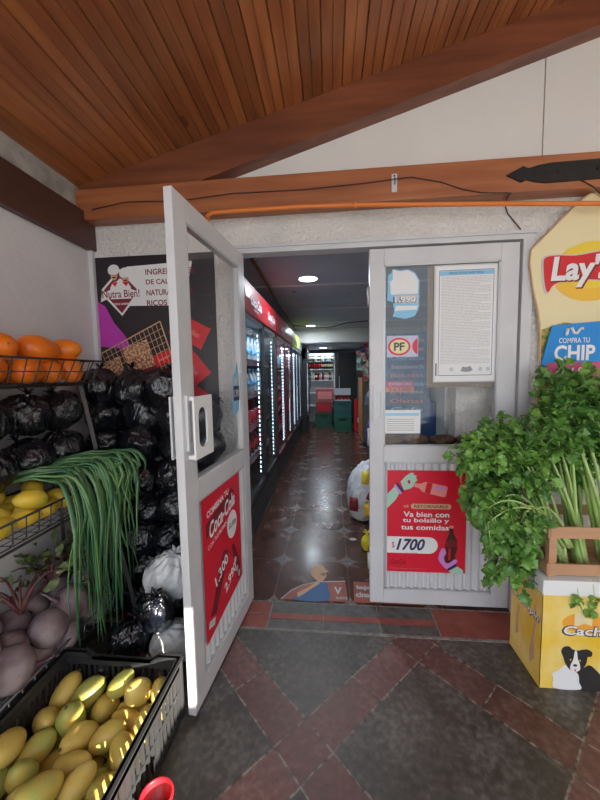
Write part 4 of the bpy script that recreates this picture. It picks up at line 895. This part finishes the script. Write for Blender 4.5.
# border collie picture
poly(fp, 'dog_picture', smo([(.09, .006), (.085, .05), (.09, .08), (.12, .11), (.17, .105), (.2, .12), (.235, .09), (.262, .05), (.268, .006)]), .0012, 'black')
poly(fp, 'dog_chest', smo([(.062, .006), (.055, .05), (.05, .075), (.075, .09), (.10, .115), (.13, .10), (.155, .075), (.16, .04), (.165, .006)]), .0018, 'white')
poly(fp, 'dog_head', smo([(.10, .125), (.092, .15), (.086, .165), (.082, .178), (.09, .198), (.112, .203), (.128, .19), (.15, .186), (.165, .19), (.185, .193), (.205, .182), (.203, .162), (.188, .158), (.185, .13), (.17, .105), (.145, .088), (.118, .098)]), .0022, 'black')
poly(fp, 'dog_blaze', smo([(.136, .183), (.144, .183), (.149, .15), (.158, .125), (.16, .10), (.143, .088), (.122, .097), (.122, .12), (.131, .145)]), .0026, 'white'); poly(fp, 'dog_nose', ell(.14, .118, .009, .006, 10), .003, 'black'); poly(fp, 'dog_eye', ell(.12, .143, .004, .004, 8), .003, 'gold'); poly(fp, 'dog_eye', ell(.158, .141, .004, .004, 8), .003, 'gold'); poly(fp, 'dog_tongue', [(.135, .1), (.145, .1), (.142, .088)], .003, 'pink')
sp_ = empty('side_artwork', (-.0016, D_, 0), parent=bx_); sp_.matrix_local = Matrix(((0, 0, -1), (-1, 0, 0), (0, 1, 0))).to_4x4(); sp_.location = (-.0016, D_, 0)
text(sp_, 'Cachupin', .12, .30, .05, .0008, 'navy', .215, .05, .1); text(sp_, 'Cachupin', .12, .302, .042, .0014, 'white', .205, .015, .1)
poly(sp_, 'figure_picture', [(.17, .06), (.2, .1), (.195, .2), (.21, .3), (.2, .36), (.19, .35), (.195, .3), (.18, .2), (.165, .12)], .0004, 'skin'); poly(sp_, 'figure_picture', [(.05, .10), (.075, .12), (.07, .2), (.08, .26), (.06, .26), (.055, .18)], .0004, 'skin')

cr = empty('wooden_crate', (1.462, -.462, .476)); tag(cr, 'raw slatted wooden crate of celery standing on the dog food carton', 'crate')
W_, D_, H_ = .54, .24, .24
for x in (.012, W_-.012):
    for y in (.012, D_-.012): MB().box((x-.016, y-.014, 0), (x+.016, y+.014, H_), bev=.002).build('corner_post', 'rawwood', cr)
for z in (.0, .165):
    for y0 in (-.008, D_): MB().box((-.004, y0, z+.012), (W_+.004, y0+.008, z+.062), bev=.001).build('slat', 'rawwood', cr)
    for x0 in (-.012, W_+.004): MB().box((x0, -.006, z+.012), (x0+.008, D_+.006, z+.062), bev=.001).build('slat', 'rawwood', cr)
for i in range(6): MB().box((.0, .012+i*.042, .0), (W_, .044+i*.042, .007)).build('base_slat', 'rawwood', cr)

def leaflet(mb, T, s, mi):
    pr = [(0, 0), (.2, .12), (.3, .45), (.38, .62), (.5, .50), (.56, .34), (.68, .52), (.78, .56), (.88, .34), (.98, .3), (1.08, .14), (1.18, 0)]
    mid = [(x, 0) for x, y in pr]; V = []; F = []
    for sg in (1, -1):
        b = len(V)
        for x, y in pr: V.append((x*s, 0, -.12*s*x*x)); V.append((x*s, sg*y*s*.85, .16*s*y*2-.16*s*x*x+.07*s*math.sin(x*7)*sg))
        for q in range(len(pr)-1): F.append((b+2*q, b+2*q+1, b+2*q+3, b+2*q+2))
    mb.add([T @ Vector(v) for v in V], F, mi)
def frame_at(p, d, roll):
    d = d.normalized(); a = Vector((0, 0, 1)) if abs(d.z) < .95 else Vector((1, 0, 0)); y = a.cross(d).normalized(); z = d.cross(y)
    mm = Matrix((d, y, z)).transposed().to_4x4() @ Matrix.Rotation(roll, 4, 'X'); mm.translation = p; return mm
def celery(label, base, ctrl, tip, n, seed, spread, leafmat=('leaf', 'leafd'), rad=.011, dens=1.0, lsz=1.0, leafstart=.45, thick=1.0):
    r = empty('celery_bunch', base); tag(r, label, 'celery', 'celery bunches'); random.seed(seed); B = Vector(base); lf = MB(); tw = MB()
    for i in range(n):
        a = 2*PI*i/n; o0 = Vector((math.cos(a), math.sin(a), 0))*.022
        d = Vector((random.uniform(-1, 1), random.uniform(-1, 1), random.uniform(-1, 1)))*spread
        p0 = o0; p1 = Vector(ctrl)-B+d*.55+o0*1.3; p2 = Vector(tip)-B+d*1.25
        pts = bez(p0, p1, p2, 12); k = len(pts)
        rr = [rad*thick*(1-.8*(q/(k-1))**.8)+.0015 for q in range(k)]
        MB().tube(pts, rr, 8, flat=.65).build('stalk', 'celstalk', r, True)
        for q in range(int(k*leafstart), k):
            for rep in range(1 if random.random() > dens*.75 else 2):
                p = pts[q]; t_ = (pts[min(q+1, k-1)]-pts[q-1]).normalized()
                sd_ = Vector((random.uniform(-1, 1), random.uniform(-1, 1), random.uniform(-.6, .7))); sd_ = (sd_-t_*sd_.dot(t_)).normalized()
                dd = (t_*random.uniform(.3, 1)+sd_).normalized(); L = random.uniform(.035, .085)
                e = p+dd*L+Vector((0, 0, -.012)); lf.tube([p, p.lerp(e, .5)+Vector((0, 0, .005)), e], [.0025, .0018, .001], 4, 2)
                mi = 0 if random.random() < .62 else 1
                for w_, an in ((0, 0), (1, 1.0), (1, -1.0), (2, 1.2), (2, -1.2)):
                    pp = e if w_ < 2 else p.lerp(e, .55); ddd = (dd+Vector((0, 0, -.25))); 
                    if an: ddd = Matrix.Rotation(an, 3, sd_.cross(t_).normalized() if random.random() < .5 else Vector((0, 0, 1))) @ ddd
                    s = random.uniform(.032, .055)*lsz
                    leaflet(lf, frame_at(pp, ddd, random.uniform(-1, 1)), s, mi)
    lf.build('leaves', list(leafmat)+['celstalk'], r, True)
    return r
zb = .49
celery('upright celery bunch at the left end of the wooden crate, stalks fanned to the left', (1.57, -.36, zb), (1.52, -.33, .84), (1.40, -.27, 1.03), 9, 1, .07, leafstart=.6, thick=1.3)
celery('upright celery bunch near the middle of the wooden crate with pale stalks', (1.66, -.36, zb), (1.60, -.34, .88), (1.53, -.24, 1.14), 9, 2, .08, leafstart=.72, thick=1.3)
celery('tall celery bunch at the right of the crate under the cream sign', (1.78, -.35, zb), (1.72, -.33, .93), (1.66, -.24, 1.22), 10, 3, .085, leafstart=.72, thick=1.35)
celery('celery bunch at the far right end of the wooden crate', (1.90, -.33, zb), (1.86, -.30, .92), (1.82, -.2, 1.25), 9, 4, .085, leafstart=.6, thick=1.3)
celery('dark leafy celery bunch leaning back on the white wall behind the crate', (1.72, -.25, zb), (1.71, -.2, .93), (1.70, -.16, 1.28), 9, 7, .075, ('leafd', 'leaf'), dens=1.1)
celery('celery bunch bending over the left side of the crate with tips hanging down', (1.52, -.33, .56), (1.22, -.30, 1.02), (1.285, -.40, .66), 12, 5, .055, ('leafd', 'leaf'), .009, .55, 1.05, .55, 1.3)
celery('celery bunch hanging down in front of the right door below the others', (1.52, -.40, .56), (1.30, -.45, .95), (1.325, -.42, .54), 10, 6, .05, ('leaf', 'leafd'), .009, .5, 1.0, .58, 1.4)
celery('loose celery tops reaching left towards the door glass', (1.56, -.28, .6), (1.38, -.26, 1.02), (1.20, -.28, .98), 7, 9, .045, ('leaf', 'leaf'), .008, 1.1, .95, .5)
celery('thin celery bunch in front, pale stalks arching left over the crate edge', (1.55, -.42, .6), (1.36, -.46, .90), (1.24, -.46, .70), 8, 15, .06, ('leaf', 'leafd'), .008, .3, .9, .75, 1.1)
# a few leaves fallen over the carton
s = MB(); tw = MB(); random.seed(9)
for (x, z) in ((1.56, .40), (1.615, .36), (1.62, .42)):
    tw.tube([(x, -.485, z+.07), (x+.004, -.497, z)], .0015, 4)
    for k in range(6): leaflet(s, frame_at(Vector((x+random.uniform(-.012, .012), -.499, z+random.uniform(-.03, .03))), Vector((random.uniform(-1, 1), -.25, random.uniform(-1, .2))), random.uniform(-.4, .4)), .03, 0)
r = s.build('celery_sprig', 'leaf', smooth=True); tag(r, 'celery sprig drooping through the crate slats over the carton front', 'celery'); tw.build('stalk', 'celstalk', r)
# ------------------------------------------------------------ shop interior
LEDC = (.75, .9, 1)
def cooler(label, y0, y1, ndoors, header, htext, bands='darkred', front=-.11, items=True, z1=2.11, frame='black'):
    L = y1-y0; r = empty('drinks_cooler', (front, y0, FZ)); tag(r, label, 'cooler', 'glass door coolers along the aisle')
    D = .66; Z = z1-FZ
    b = MB(); b.box((-D, .0, .0), (-.03, L, .34)); b.box((-D, 0, .34), (-D+.04, L, Z-.02)); b.box((-D, 0, .34), (-.03, .025, Z-.02)); b.box((-D, L-.025, .34), (-.03, L, Z-.02)); b.box((-D, 0, Z-.26), (-.03, L, Z-.02))
    b.build('cabinet', frame, r)
    MB().box((-D+.04, .025, .34), (-D+.045, L-.025, Z-.26)).build('liner', 'coolwhite', r)
    g = MB()
    for i in range(9): g.box((-.035, .05, .06+i*.026), (-.02, L-.05, .072+i*.026))
    g.build('grille', 'black', r)
    h = MB()
    h.add([(x, y, z) for y in (.005, L-.005) for x, z in ((-.03, Z-.245), (.004, Z-.245), (.02, Z-.15), (.004, Z-.01), (-.03, Z-.01))], [(0, 1, 2, 3, 4), (9, 8, 7, 6, 5)]+[(i, 5+i, 5+(i+1) % 5, (i+1) % 5) for i in range(5)])
    hd = h.build('header', header, r)
    e = empty('header_print', (.0125, .0, Z-.21), parent=r); e.matrix_local = Matrix(((0, 0, 1), (1, 0, 0), (0, 1, 0))).to_4x4(); e.location = (.0215, 0, Z-.21)
    for q, (s, cx) in enumerate(htext): text(e, s, cx*L, .065, .085, .001, 'white', min(.42, .4*L), .03, .3); text(e, '~~~', cx*L, .0, .02, .001, 'lgrey', .2)
    dw = L/ndoors
    for k in range(ndoors):
        a = k*dw+.012; c = (k+1)*dw-.012; d = MB()
        d.box((-.03, a, .36), (.0, a+.035, Z-.27)); d.box((-.03, c-.035, .36), (.0, c, Z-.27)); d.box((-.03, a, .36), (.0, c, .40)); d.box((-.03, a, Z-.31), (.0, c, Z-.27))
        dr = d.build('door', frame, r)
        MB().box((-.014, a+.035, .40), (-.010, c-.035, Z-.31)).build('glass', 'fglass', dr)
        hx = c-.06 if k % 2 == 0 else a+.06
        MB().tube([(.004, hx+.03, 1.0), (.028, hx+.03, 1.03), (.028, hx+.03, 1.45), (.004, hx+.03, 1.48)], .008, 6).build('handle', 'black', dr, True)
        for yy in (a+.045, c-.05):
            l = MB(); 
            n_ = int((Z-.31-.44)/.045)
            for i in range(n_): l.box((-.05, yy, .44+i*.045), (-.044, yy+.007, .44+i*.045+.022))
            l.build('led_strip', 'led', dr)
    for i, z in enumerate((.62, .92, 1.22, 1.52)):
        s = MB(); s.box((-D+.05, .03, z-.012), (-.10, L-.03, z)); s.build('shelf', 'coolwhite', r)
        s = MB(); s.box((-.10, .03, z-.045), (-.09, L-.03, z+.012)); s.build('shelf_front', bands, r)
    return r
def led_light(loc, ln, pw): 
    l = bpy.data.lights.new('cooler_light', 'AREA'); l.shape = 'RECTANGLE'; l.size = ln; l.size_y = .2; l.energy = pw; l.color = LEDC
    o = bpy.data.objects.new('cooler_light', l); COL.objects.link(o); o.location = loc; o.rotation_euler = (0, 0, PI/2); return o
cooler('nearest red headed drinks cooler with two glass doors, left of the aisle', .52, 1.97, 2, 'header', [('Coca-Cola', .25), ('Coca-Cola', .75)])
cooler('second red headed drinks cooler along the left of the aisle', 2.0, 3.62, 2, 'header', [('Coca-Cola', .3)], frame='darkred')
cooler('third cooler from the door, with a yellow-green header', 3.66, 4.9, 2, mat('lime_header', (.45, .55, .05), .4), [('fresh', .5)], 'black')
cooler('fourth cooler from the door, with a pale blue header', 4.93, 5.55, 1, mat('pale_header', (.4, .55, .6), .4), [('ice', .5)], 'black')
cooler('blue-lit upright cooler at the far end of the left side', 5.6, 6.5, 1, 'black', [], 'lblue', front=.0, z1=1.95)
for y, ln in ((1.24, 1.3), (2.8, 1.5), (4.3, 1.1), (5.25, .5)): led_light((-.35, y, 1.82), ln, 9)
# bottles on the shelves of the first coolers
def bottle(name, body, cap, lab, s=1):
    o = MB().lathe([(.026*s, 0), (.03*s, .006), (.031*s, .13*s), (.026*s, .155*s), (.012*s, .19*s), (.011*s, .215*s)], 14).build(name, body, smooth=True)
    MB().lathe([(.013*s, .212*s), (.013*s, .228*s)], 12).build('cap', cap, o, True); MB().lathe([(.0316*s, .06*s), (.0316*s, .12*s)], 14).build('label', lab, o, True); return o
def can(name, body):
    o = MB().lathe([(.025, 0), (.031, .008), (.031, .11), (.026, .12)], 14).build(name, body, smooth=True); MB().lathe([(.0265, .119), (.0265, .1225)], 14).build('lid', 'alud', o, True); return o
pb = [bottle('drink_bottle', 'cola', 'red', 'red'), bottle('drink_bottle', 'lgrey', 'lblue', 'lblue'), bottle('drink_bottle', 'dgreen', 'white', 'dred'), can('drink_can', 'red'), can('drink_can', 'lblue')]
desc = ['dark cola bottle with a red label', 'clear water bottle with a pale blue label', 'green bottle with a dark red label', 'red drink can', 'pale blue drink can']
used = [0]*5; random.seed(12); sn = ['lowest', 'second', 'third', 'fourth', 'top']
for cy, cl in ((.52, 'nearest'), (2.0, 'second')):
    for i, z in enumerate((.62, .92, 1.22, 1.52)):
        k = [0, 3, 1, 1][i] if cl == 'nearest' else [3, 0, 2, 4][i]
        for j in range(9):
            y = cy+.12+j*.148
            if abs(y-cy-.72) < .03 and cl == 'x': continue
            o = pb[k] if not used[k] else copy_tree(pb[k]); used[k] = 1; o.location = (-.255, y, z+FZ+.0005)
            tag(o, '%s on the %s shelf of the %s cooler' % (desc[k], ['lowest', 'second', 'third', 'top'][i], cl), 'can' if k > 2 else 'bottle', '%s shelf of the %s cooler' % (sn[i], cl))
if not used[4]: bpy.data.objects.remove(pb[4])
# ceiling lights of the shop: three round panels
def downlight(label, x, y, z, r_, pw):
    t = empty('ceiling_light', (x, y, z)); tag(t, label, 'ceiling light', 'round ceiling lights')
    MB().lathe([(r_, -.004), (r_*1.12, -.012), (r_*1.15, 0)], 28).build('trim_ring', 'white', t, True)
    MB().lathe([(r_, -.012), (r_, -.006)], 28).build('diffuser', 'whiteglow', t)
    area('ceiling_lamp', (x, y, z-.02), r_*1.8, pw, (.82, .91, 1))
downlight('round ceiling light nearest the shop doorway', .32, 1.37, 2.298, .085, 16)
downlight('round ceiling light above the middle of the aisle, dazzling in the photo', .155, 4.6, 2.298, .085, 11)
downlight('round ceiling light nearest the back shelves of the shop', .36, 6.3, 1.998, .085, 9)
c = MB(); c.tube([(-.07, .3, 2.285), (-.12, 2.0, 2.285), (-.17, 4.0, 2.285), (-.19, 5.17, 2.285)], .014, 8); tag(c.build('ceiling_pipe', 'brown_pipe', smooth=True), 'brown pipe along the shop ceiling above the cooler headers', 'pipe')
c = MB(); c.tube([(-.18, 4.4, 2.28), (.1, 4.3, 2.24), (.5, 4.25, 2.20), (.85, 4.1, 2.26), (1.2, 4.1, 2.28)], .009, 6); tag(c.build('ceiling_cable', 'cable', smooth=True), 'black cable sagging across the shop ceiling', 'cable')
for lab, x, y, z in (('small round ceiling hook near the first strip, right of the light', .75, 2.05, 2.3), ('small round ceiling fitting left of the first light', .12, 1.9, 2.3)):
    tag(MB().lathe([(.025, -.006), (.03, 0)], 16, T=Matrix.Translation((x, y, z))).build('ceiling_rosette', 'grey', smooth=True), lab, 'ceiling fitting')
# back shelves with bottles
sh = empty('bottle_shelf', (.27, 7.1, FZ)); sh.scale = (.74, 1, 1); tag(sh, 'white lit liquor shelf standing against the back wall', 'shelf')
MB().box((-.52, .0, 0), (-.49, .4, 1.93)).build('side_panel', 'white', sh); MB().box((.49, .0, 0), (.52, .4, 1.93)).build('side_panel', 'white', sh); MB().box((-.52, .39, 0), (.52, .4, 1.93)).build('back_panel', 'lgrey', sh)
for z in (.5, .85, 1.2, 1.5, 1.72, 1.93): MB().box((-.5, 0, z-.02), (.5, .39, z)).build('shelf_board', 'white', sh)
MB().box((-.4, .01, 1.88), (.45, .04, 1.905)).build('lamp_tube', mat('blue_tube', (1, 1, 1), .5, emit=(.55, .75, 1), estr=8), sh)
l = bpy.data.lights.new('shelf_light', 'AREA'); l.shape = 'RECTANGLE'; l.size = .9; l.size_y = .1; l.energy = 3; l.color = (.7, .85, 1); o = bpy.data.objects.new('shelf_light', l); COL.objects.link(o); o.location = (.35, 7.15, 1.85)
lb0 = [bottle('liquor_bottle', 'dgreen', 'gold', 'cream', 1), bottle('liquor_bottle', 'cola', 'red', 'red', 1), bottle('liquor_bottle', 'alud', 'dark', 'white', .95)]
used = [0]*3; random.seed(3)
for z, nm in ((1.2, 'second'), (1.5, 'upper'), (1.72, 'top')):
    for j in range(11):
        k = random.choice((0, 1, 2)) if nm != 'upper' else (1 if j < 6 else 0)
        if nm == 'top' and k == 1: k = 0
        o = lb0[k] if not used[k] else copy_tree(lb0[k]); used[k] = 1; o.location = (-.05+j*.063, 7.17, z+FZ); o.scale = (1, 1, .85 if nm == 'top' else 1.1)
        tag(o, 'dark liquor bottle on the %s level of the lit back shelf' % nm, 'bottle', 'bottles on the %s level of the back shelf' % nm)
for k in range(3):
    if not used[k]: bpy.data.objects.remove(lb0[k])
fr_ = empty('dark_fridge', (.92, 7.12, FZ)); tag(fr_, 'tall dark fridge beside the back shelf', 'fridge')
MB().box((-.2, 0, 0), (.3, .44, 1.93), bev=.01).build('cabinet', 'black', fr_); MB().box((-.18, -.02, .1), (.28, 0, 1.88), bev=.005).build('door', 'dark', fr_); MB().tube([(-.15, -.03, .8), (-.15, -.03, 1.3)], .01, 6).build('handle', 'alud', fr_)
# stacked crates and cartons at the back
def pcrate(label, x, y, z, w=.42, h=.36, m='green'):
    r = empty('beverage_crate', (x, y, z)); tag(r, label, 'crate', 'plastic crates at the back of the shop'); D = .34
    b = MB(); t = .012; b.box((0, 0, 0), (w, t, h*.72)); b.box((0, 0, h*.86), (w, t, h)); b.box((0, 0, h*.72), (w*.3, t, h*.86)); b.box((w*.7, 0, h*.72), (w, t, h*.86))
    b.box((0, D-t, 0), (w, D, h)); b.box((0, 0, 0), (t, D, h)); b.box((w-t, 0, 0), (w, D, h)); b.box((0, 0, 0), (w, D, t))
    b.box((-.006, -.006, h-.02), (w+.006, .0, h)); b.box((-.006, -.006, 0), (w+.006, .0, .025)); b.box((-.006, -.006, h*.45), (w+.006, .0, h*.45+.012))
    b.build('body', m, r); MB().box((w*.3, -.002, h*.74), (w*.7, .006, h*.76)).build('handle_bar', 'black', r); return r
pcrate('green beverage crate on the floor at the back left, under the red cartons', .14, 6.5, FZ)
g1 = pcrate('green beverage crate on the floor beside the red panel, bottom of its stack', .60, 5.85, FZ)
g2 = pcrate('teal beverage crate stacked on the green one beside the red panel', .60, 5.85, FZ+.362, m=mat('teal_crate_plastic', (.012, .10, .10), .4))
def carton(label, x, y, z, w, d, h, m, pr, lab):
    r = empty('drink_carton', (x, y, z)); tag(r, label, 'carton', 'cartons at the back of the shop'); MB().box((0, 0, 0), (w, d, h), bev=.004).build('box', m, r)
    MB().box((w*.1, -.002, h*.2), (w*.9, 0, h*.8)).build('label_print', pr, r); MB().box((w*.45, 0, h), (w*.55, d, h+.001)).build('tape', 'skin', r); return r
carton('pale red drink carton on the back left green crate', .16, 6.5, FZ+.362, .40, .3, .30, mat('dull_red_carton', (.3, .06, .06), .6), 'red', 1)
carton('pale red drink carton with an orange label, top of the stack at the back', .16, 6.5, FZ+.664, .44, .3, .32, mat('dull_pink_carton', (.42, .1, .1), .6), 'pinkish', 1)
tr = empty('bottle_tray', (.62, 5.9, FZ+.726)); tag(tr, 'white tray with red bottles on top of the teal crate', 'tray'); MB().box((0, 0, 0), (.38, .28, .02), bev=.003).build('base', 'lgrey', tr); MB().box((0, .0, .14), (.38, .005, .3)).build('card', 'lgrey', tr); MB().box((0, 0, 0), (.006, .28, .3)).build('side', 'lgrey', tr)
for j in range(4):
    o = bottle('red_bottle', 'red', 'white', 'dred') if j == 0 else copy_tree(o0)
    if j == 0: o0 = o
    o.location = (.67+j*.09, 6.0, FZ+.7465); tag(o, 'small red bottle standing in the white tray on the teal crate', 'bottle', 'red bottles in the tray')
rp_ = empty('brand_sign', (1.08, 5.8, FZ)); tag(rp_, 'upright red panel with white writing beside the stacked green crates', 'sign'); MB().box((0, 0, 0), (.26, .03, .78)).build('board', 'red', rp_)
e = empty('panel_print', (.13, -.002, .4), parent=rp_); e.rotation_euler = (PI/2, 0, 0); text(e, 'Coca', 0, 0, .12, .001, 'white', .45, .02, .3, rot=PI/2)
# hanging snack strips at the right of the aisle
hs_ = empty('snack_rack', (1.28, 5.5, 1.15)); tag(hs_, 'hanging strip of small snack packets at the back right', 'snack display'); MB().tube([(0, 0, 0), (0, 0, .84)], .006, 6).build('pole', 'steel', hs_)
random.seed(6)
for i in range(30):
    x, z = random.uniform(-.13, .13), .03+.8*i/30; T = Matrix.Translation((x, random.uniform(-.05, -.02), z)) @ Euler((random.uniform(-.2, .2), random.uniform(-.3, .3), random.uniform(-.3, .3))).to_matrix().to_4x4()
    MB().box((-.045, -.012, -.055), (.045, .012, .055), T=T, bev=.01).build('snack_packet', random.choice(['red', 'grey', 'lblue', 'pinkish', 'mint', 'dblue', 'lgrey']), hs_)
ct = empty('wood_counter', (1.12, 4.35, FZ)); tag(ct, 'orange-brown wooden counter end at the right of the aisle', 'counter'); MB().box((0, 0, .06), (.03, .8, 1.26), bev=.003).build('end_panel', 'counterwood', ct); MB().box((.03, .02, .06), (1.2, .78, 1.2)).build('body', 'brown', ct); MB().box((.02, .03, 0), (1.2, .77, .06)).build('plinth', 'black', ct); MB().box((-.01, -.01, 1.26), (1.25, .82, 1.285), bev=.003).build('worktop', 'counterwood', ct)
bb = bag(41, .17, .2, .30, mat('blue_bag_plastic', (.02, .05, .22), .4, bump=.5, bscale=18), 'blue_sack'); bb.location = (1.28, 3.7, .30); tag(bb, 'tall dark blue sack on the floor at the right of the aisle', 'sack')
bb = bag(42, .2, .22, .24, mat('grey_sack_plastic', (.12, .16, .2), .35, bump=.5, bscale=18), 'grey_sack'); bb.location = (1.3, 3.65, .88); tag(bb, 'blue-grey sack stacked on the dark blue sack at the right of the aisle', 'sack')
# snack sack by the door
sk = bag(51, .17, .20, .265, 'whitebag', 'snack_sack'); sk.location = (.855, 1.22, .235); sk.rotation_euler = (0, .22, .3); sk.scale = (.95, 1, 1.08); tag(sk, 'big white plastic sack of red snack packets standing just inside the door', 'sack')
random.seed(8)
def packet(par, mloc, rot, m, name='snack_packet', s=1):
    T = Matrix.Translation(mloc) @ Euler(rot).to_matrix().to_4x4(); V = []; F = []; n = 8
    for i in range(n+1):
        for j in range(n+1):
            u, v = i/n*2-1, j/n*2-1; b = (1-u*u)*(1-v**4); V.append(T @ Vector((u*.05*s, -b*.03, v*.065*s)))
    for i in range(n):
        for j in range(n): F.append((i*(n+1)+j, (i+1)*(n+1)+j, (i+1)*(n+1)+j+1, i*(n+1)+j+1))
    return MB().add(V, F).build(name, m, par, True)
for (x, y, z, rz, m_) in ((-.15, -.10, -.10, -.75, 'dred'), (-.03, -.195, .03, -.1, 'dred'), (-.04, -.20, -.10, -.2, 'gold'), (.04, -.19, -.17, .1, 'dred'), (-.02, -.2, .15, -.2, 'dred'), (-.10, -.14, .15, -.6, 'yellow')):
    packet(sk, (x, y*1.03, z), (.0, random.uniform(-.3, .3), rz), m_, s=.9)
yb = bag(61, .045, .05, .06, mat('yellow_bag_plastic', (.8, .68, .03), .35, bump=.4, bscale=30), 'yellow_bag'); yb.location = (.80, .62, .035); tag(yb, 'small yellow bag on the floor at the edge of the closed right door', 'bag')

# ------------------------------------------------------------ things behind the glass of the closed door
bd_ = empty('board', (1.07, .006, 1.283)); tag(bd_, 'brown board standing behind the official notice, inside the door glass', 'board'); MB().box((0, 0, 0), (.40, .012, .70)).build('panel', 'brown', bd_)
p = panel('banner', 'blue banner with faint lettering hanging inside behind the right door glass', 'banner', (.87, .45, 1.02), (1, 0, 0), (0, 0, 1)); rect(p, 'sheet', 0, 0, .35, .62, 0, mat('blue_banner_print', (.03, .10, .25), .5, col2=(.12, .2, .33), vscale=16))
for i in range(9): text(p, ['Completos', 'Papas fritas', 'Churrascos', 'Sandwich', 'Bebidas', 'Helados', 'Empanadas', 'Ofertas', 'Cafe'][i], .19, .57-i*.06, .03, .001, ['lgrey', 'pinkish', 'lblue'][i % 3], .22)
p = on_leaf2('sticker', 'white sticker with red and green oval PF badges on the right door glass', 'sticker', .845, 1.583-.125, -.0035)
rect(p, 'sheet', 0, 0, .172, .118, 0, mat('pale_lilac_print', (.55, .55, .72), .5))
for cx in (.068, .19):
    if cx < .1:
        poly(p, 'oval', ell(cx, .058, .062, .05), .0005, 'red'); poly(p, 'oval', ell(cx, .058, .051, .039), .0008, 'cream'); text(p, 'PF', cx, .058, .046, .0012, 'dgreen', .058, .03)
    else: poly(p, 'oval', [(a, b) for a, b in ell(cx, .058, .05, .05) if a < .1715], .0005, 'red')
p = panel('price_card', 'orange and pink price card inside behind the right door glass', 'card', (.905, .40, 1.235), (1, 0, 0), (0, 0, 1)); rect(p, 'sheet', 0, 0, .19, .035, 0, 'pinkish'); rect(p, 'sheet', 0, .038, .19, .075, 0, 'pink'); text(p, 'OFERTAS', .095, .056, .018, .001, 'white', .15); text(p, '2 x 1.000', .095, .018, .018, .001, 'dred', .15)
p = panel('paper_sheet', 'white price list inside, low behind the right door glass', 'paper', (.832, .0065, 1.02), (1, 0, 0), (0, 0, 1)); p.scale = (.85, .85, .85); rect(p, 'sheet', 0, 0, .24, .16, 0, 'white'); rect(p, 'heading', .01, .12, .23, .14, .001, 'lblue')
ln_ = MB(); 
for i in range(6): ln_.box((.02, .02+i*.015, .0005), (.2, .024+i*.015, .001))
ln_.build('printed_lines', 'grey', p)
cs_ = empty('display_case', (.80, .10, .50)); tag(cs_, 'low glass topped display case behind the right door, holding brown loaves', 'display case')
MB().box((0, -.06, 0), (.66, .09, .34)).build('body', 'black', cs_); MB().box((.0, -.06, .42), (.66, .09, .426)).build('glass_top', 'glass', cs_)
for x in (.0, .652): MB().box((x, -.06, .34), (x+.008, -.052, .42)).build('post', 'alud', cs_); MB().box((x, .082, .34), (x+.008, .09, .42)).build('post', 'alud', cs_)
for j in range(4):
    o = fruit('bread_loaf', (.082, .05, .035), 'wicker', 71, 0, False) if j == 0 else copy_tree(ob)
    if j == 0: ob = o
    o.location = (.885+j*.158, .125, .956); o.rotation_euler = (0, 0, .12*(-1)**j); tag(o, 'dark brown loaf on the display case behind the door glass', 'bread', 'loaves on the display case')
nb = empty('blue_box', (.98, .5, .9)); tag(nb, 'dark blue box behind the loaves inside the right door', 'box'); MB().box((0, 0, -.9-FZ*-1), (.30, .25, .26), bev=.01).build('body', 'dblue', nb)
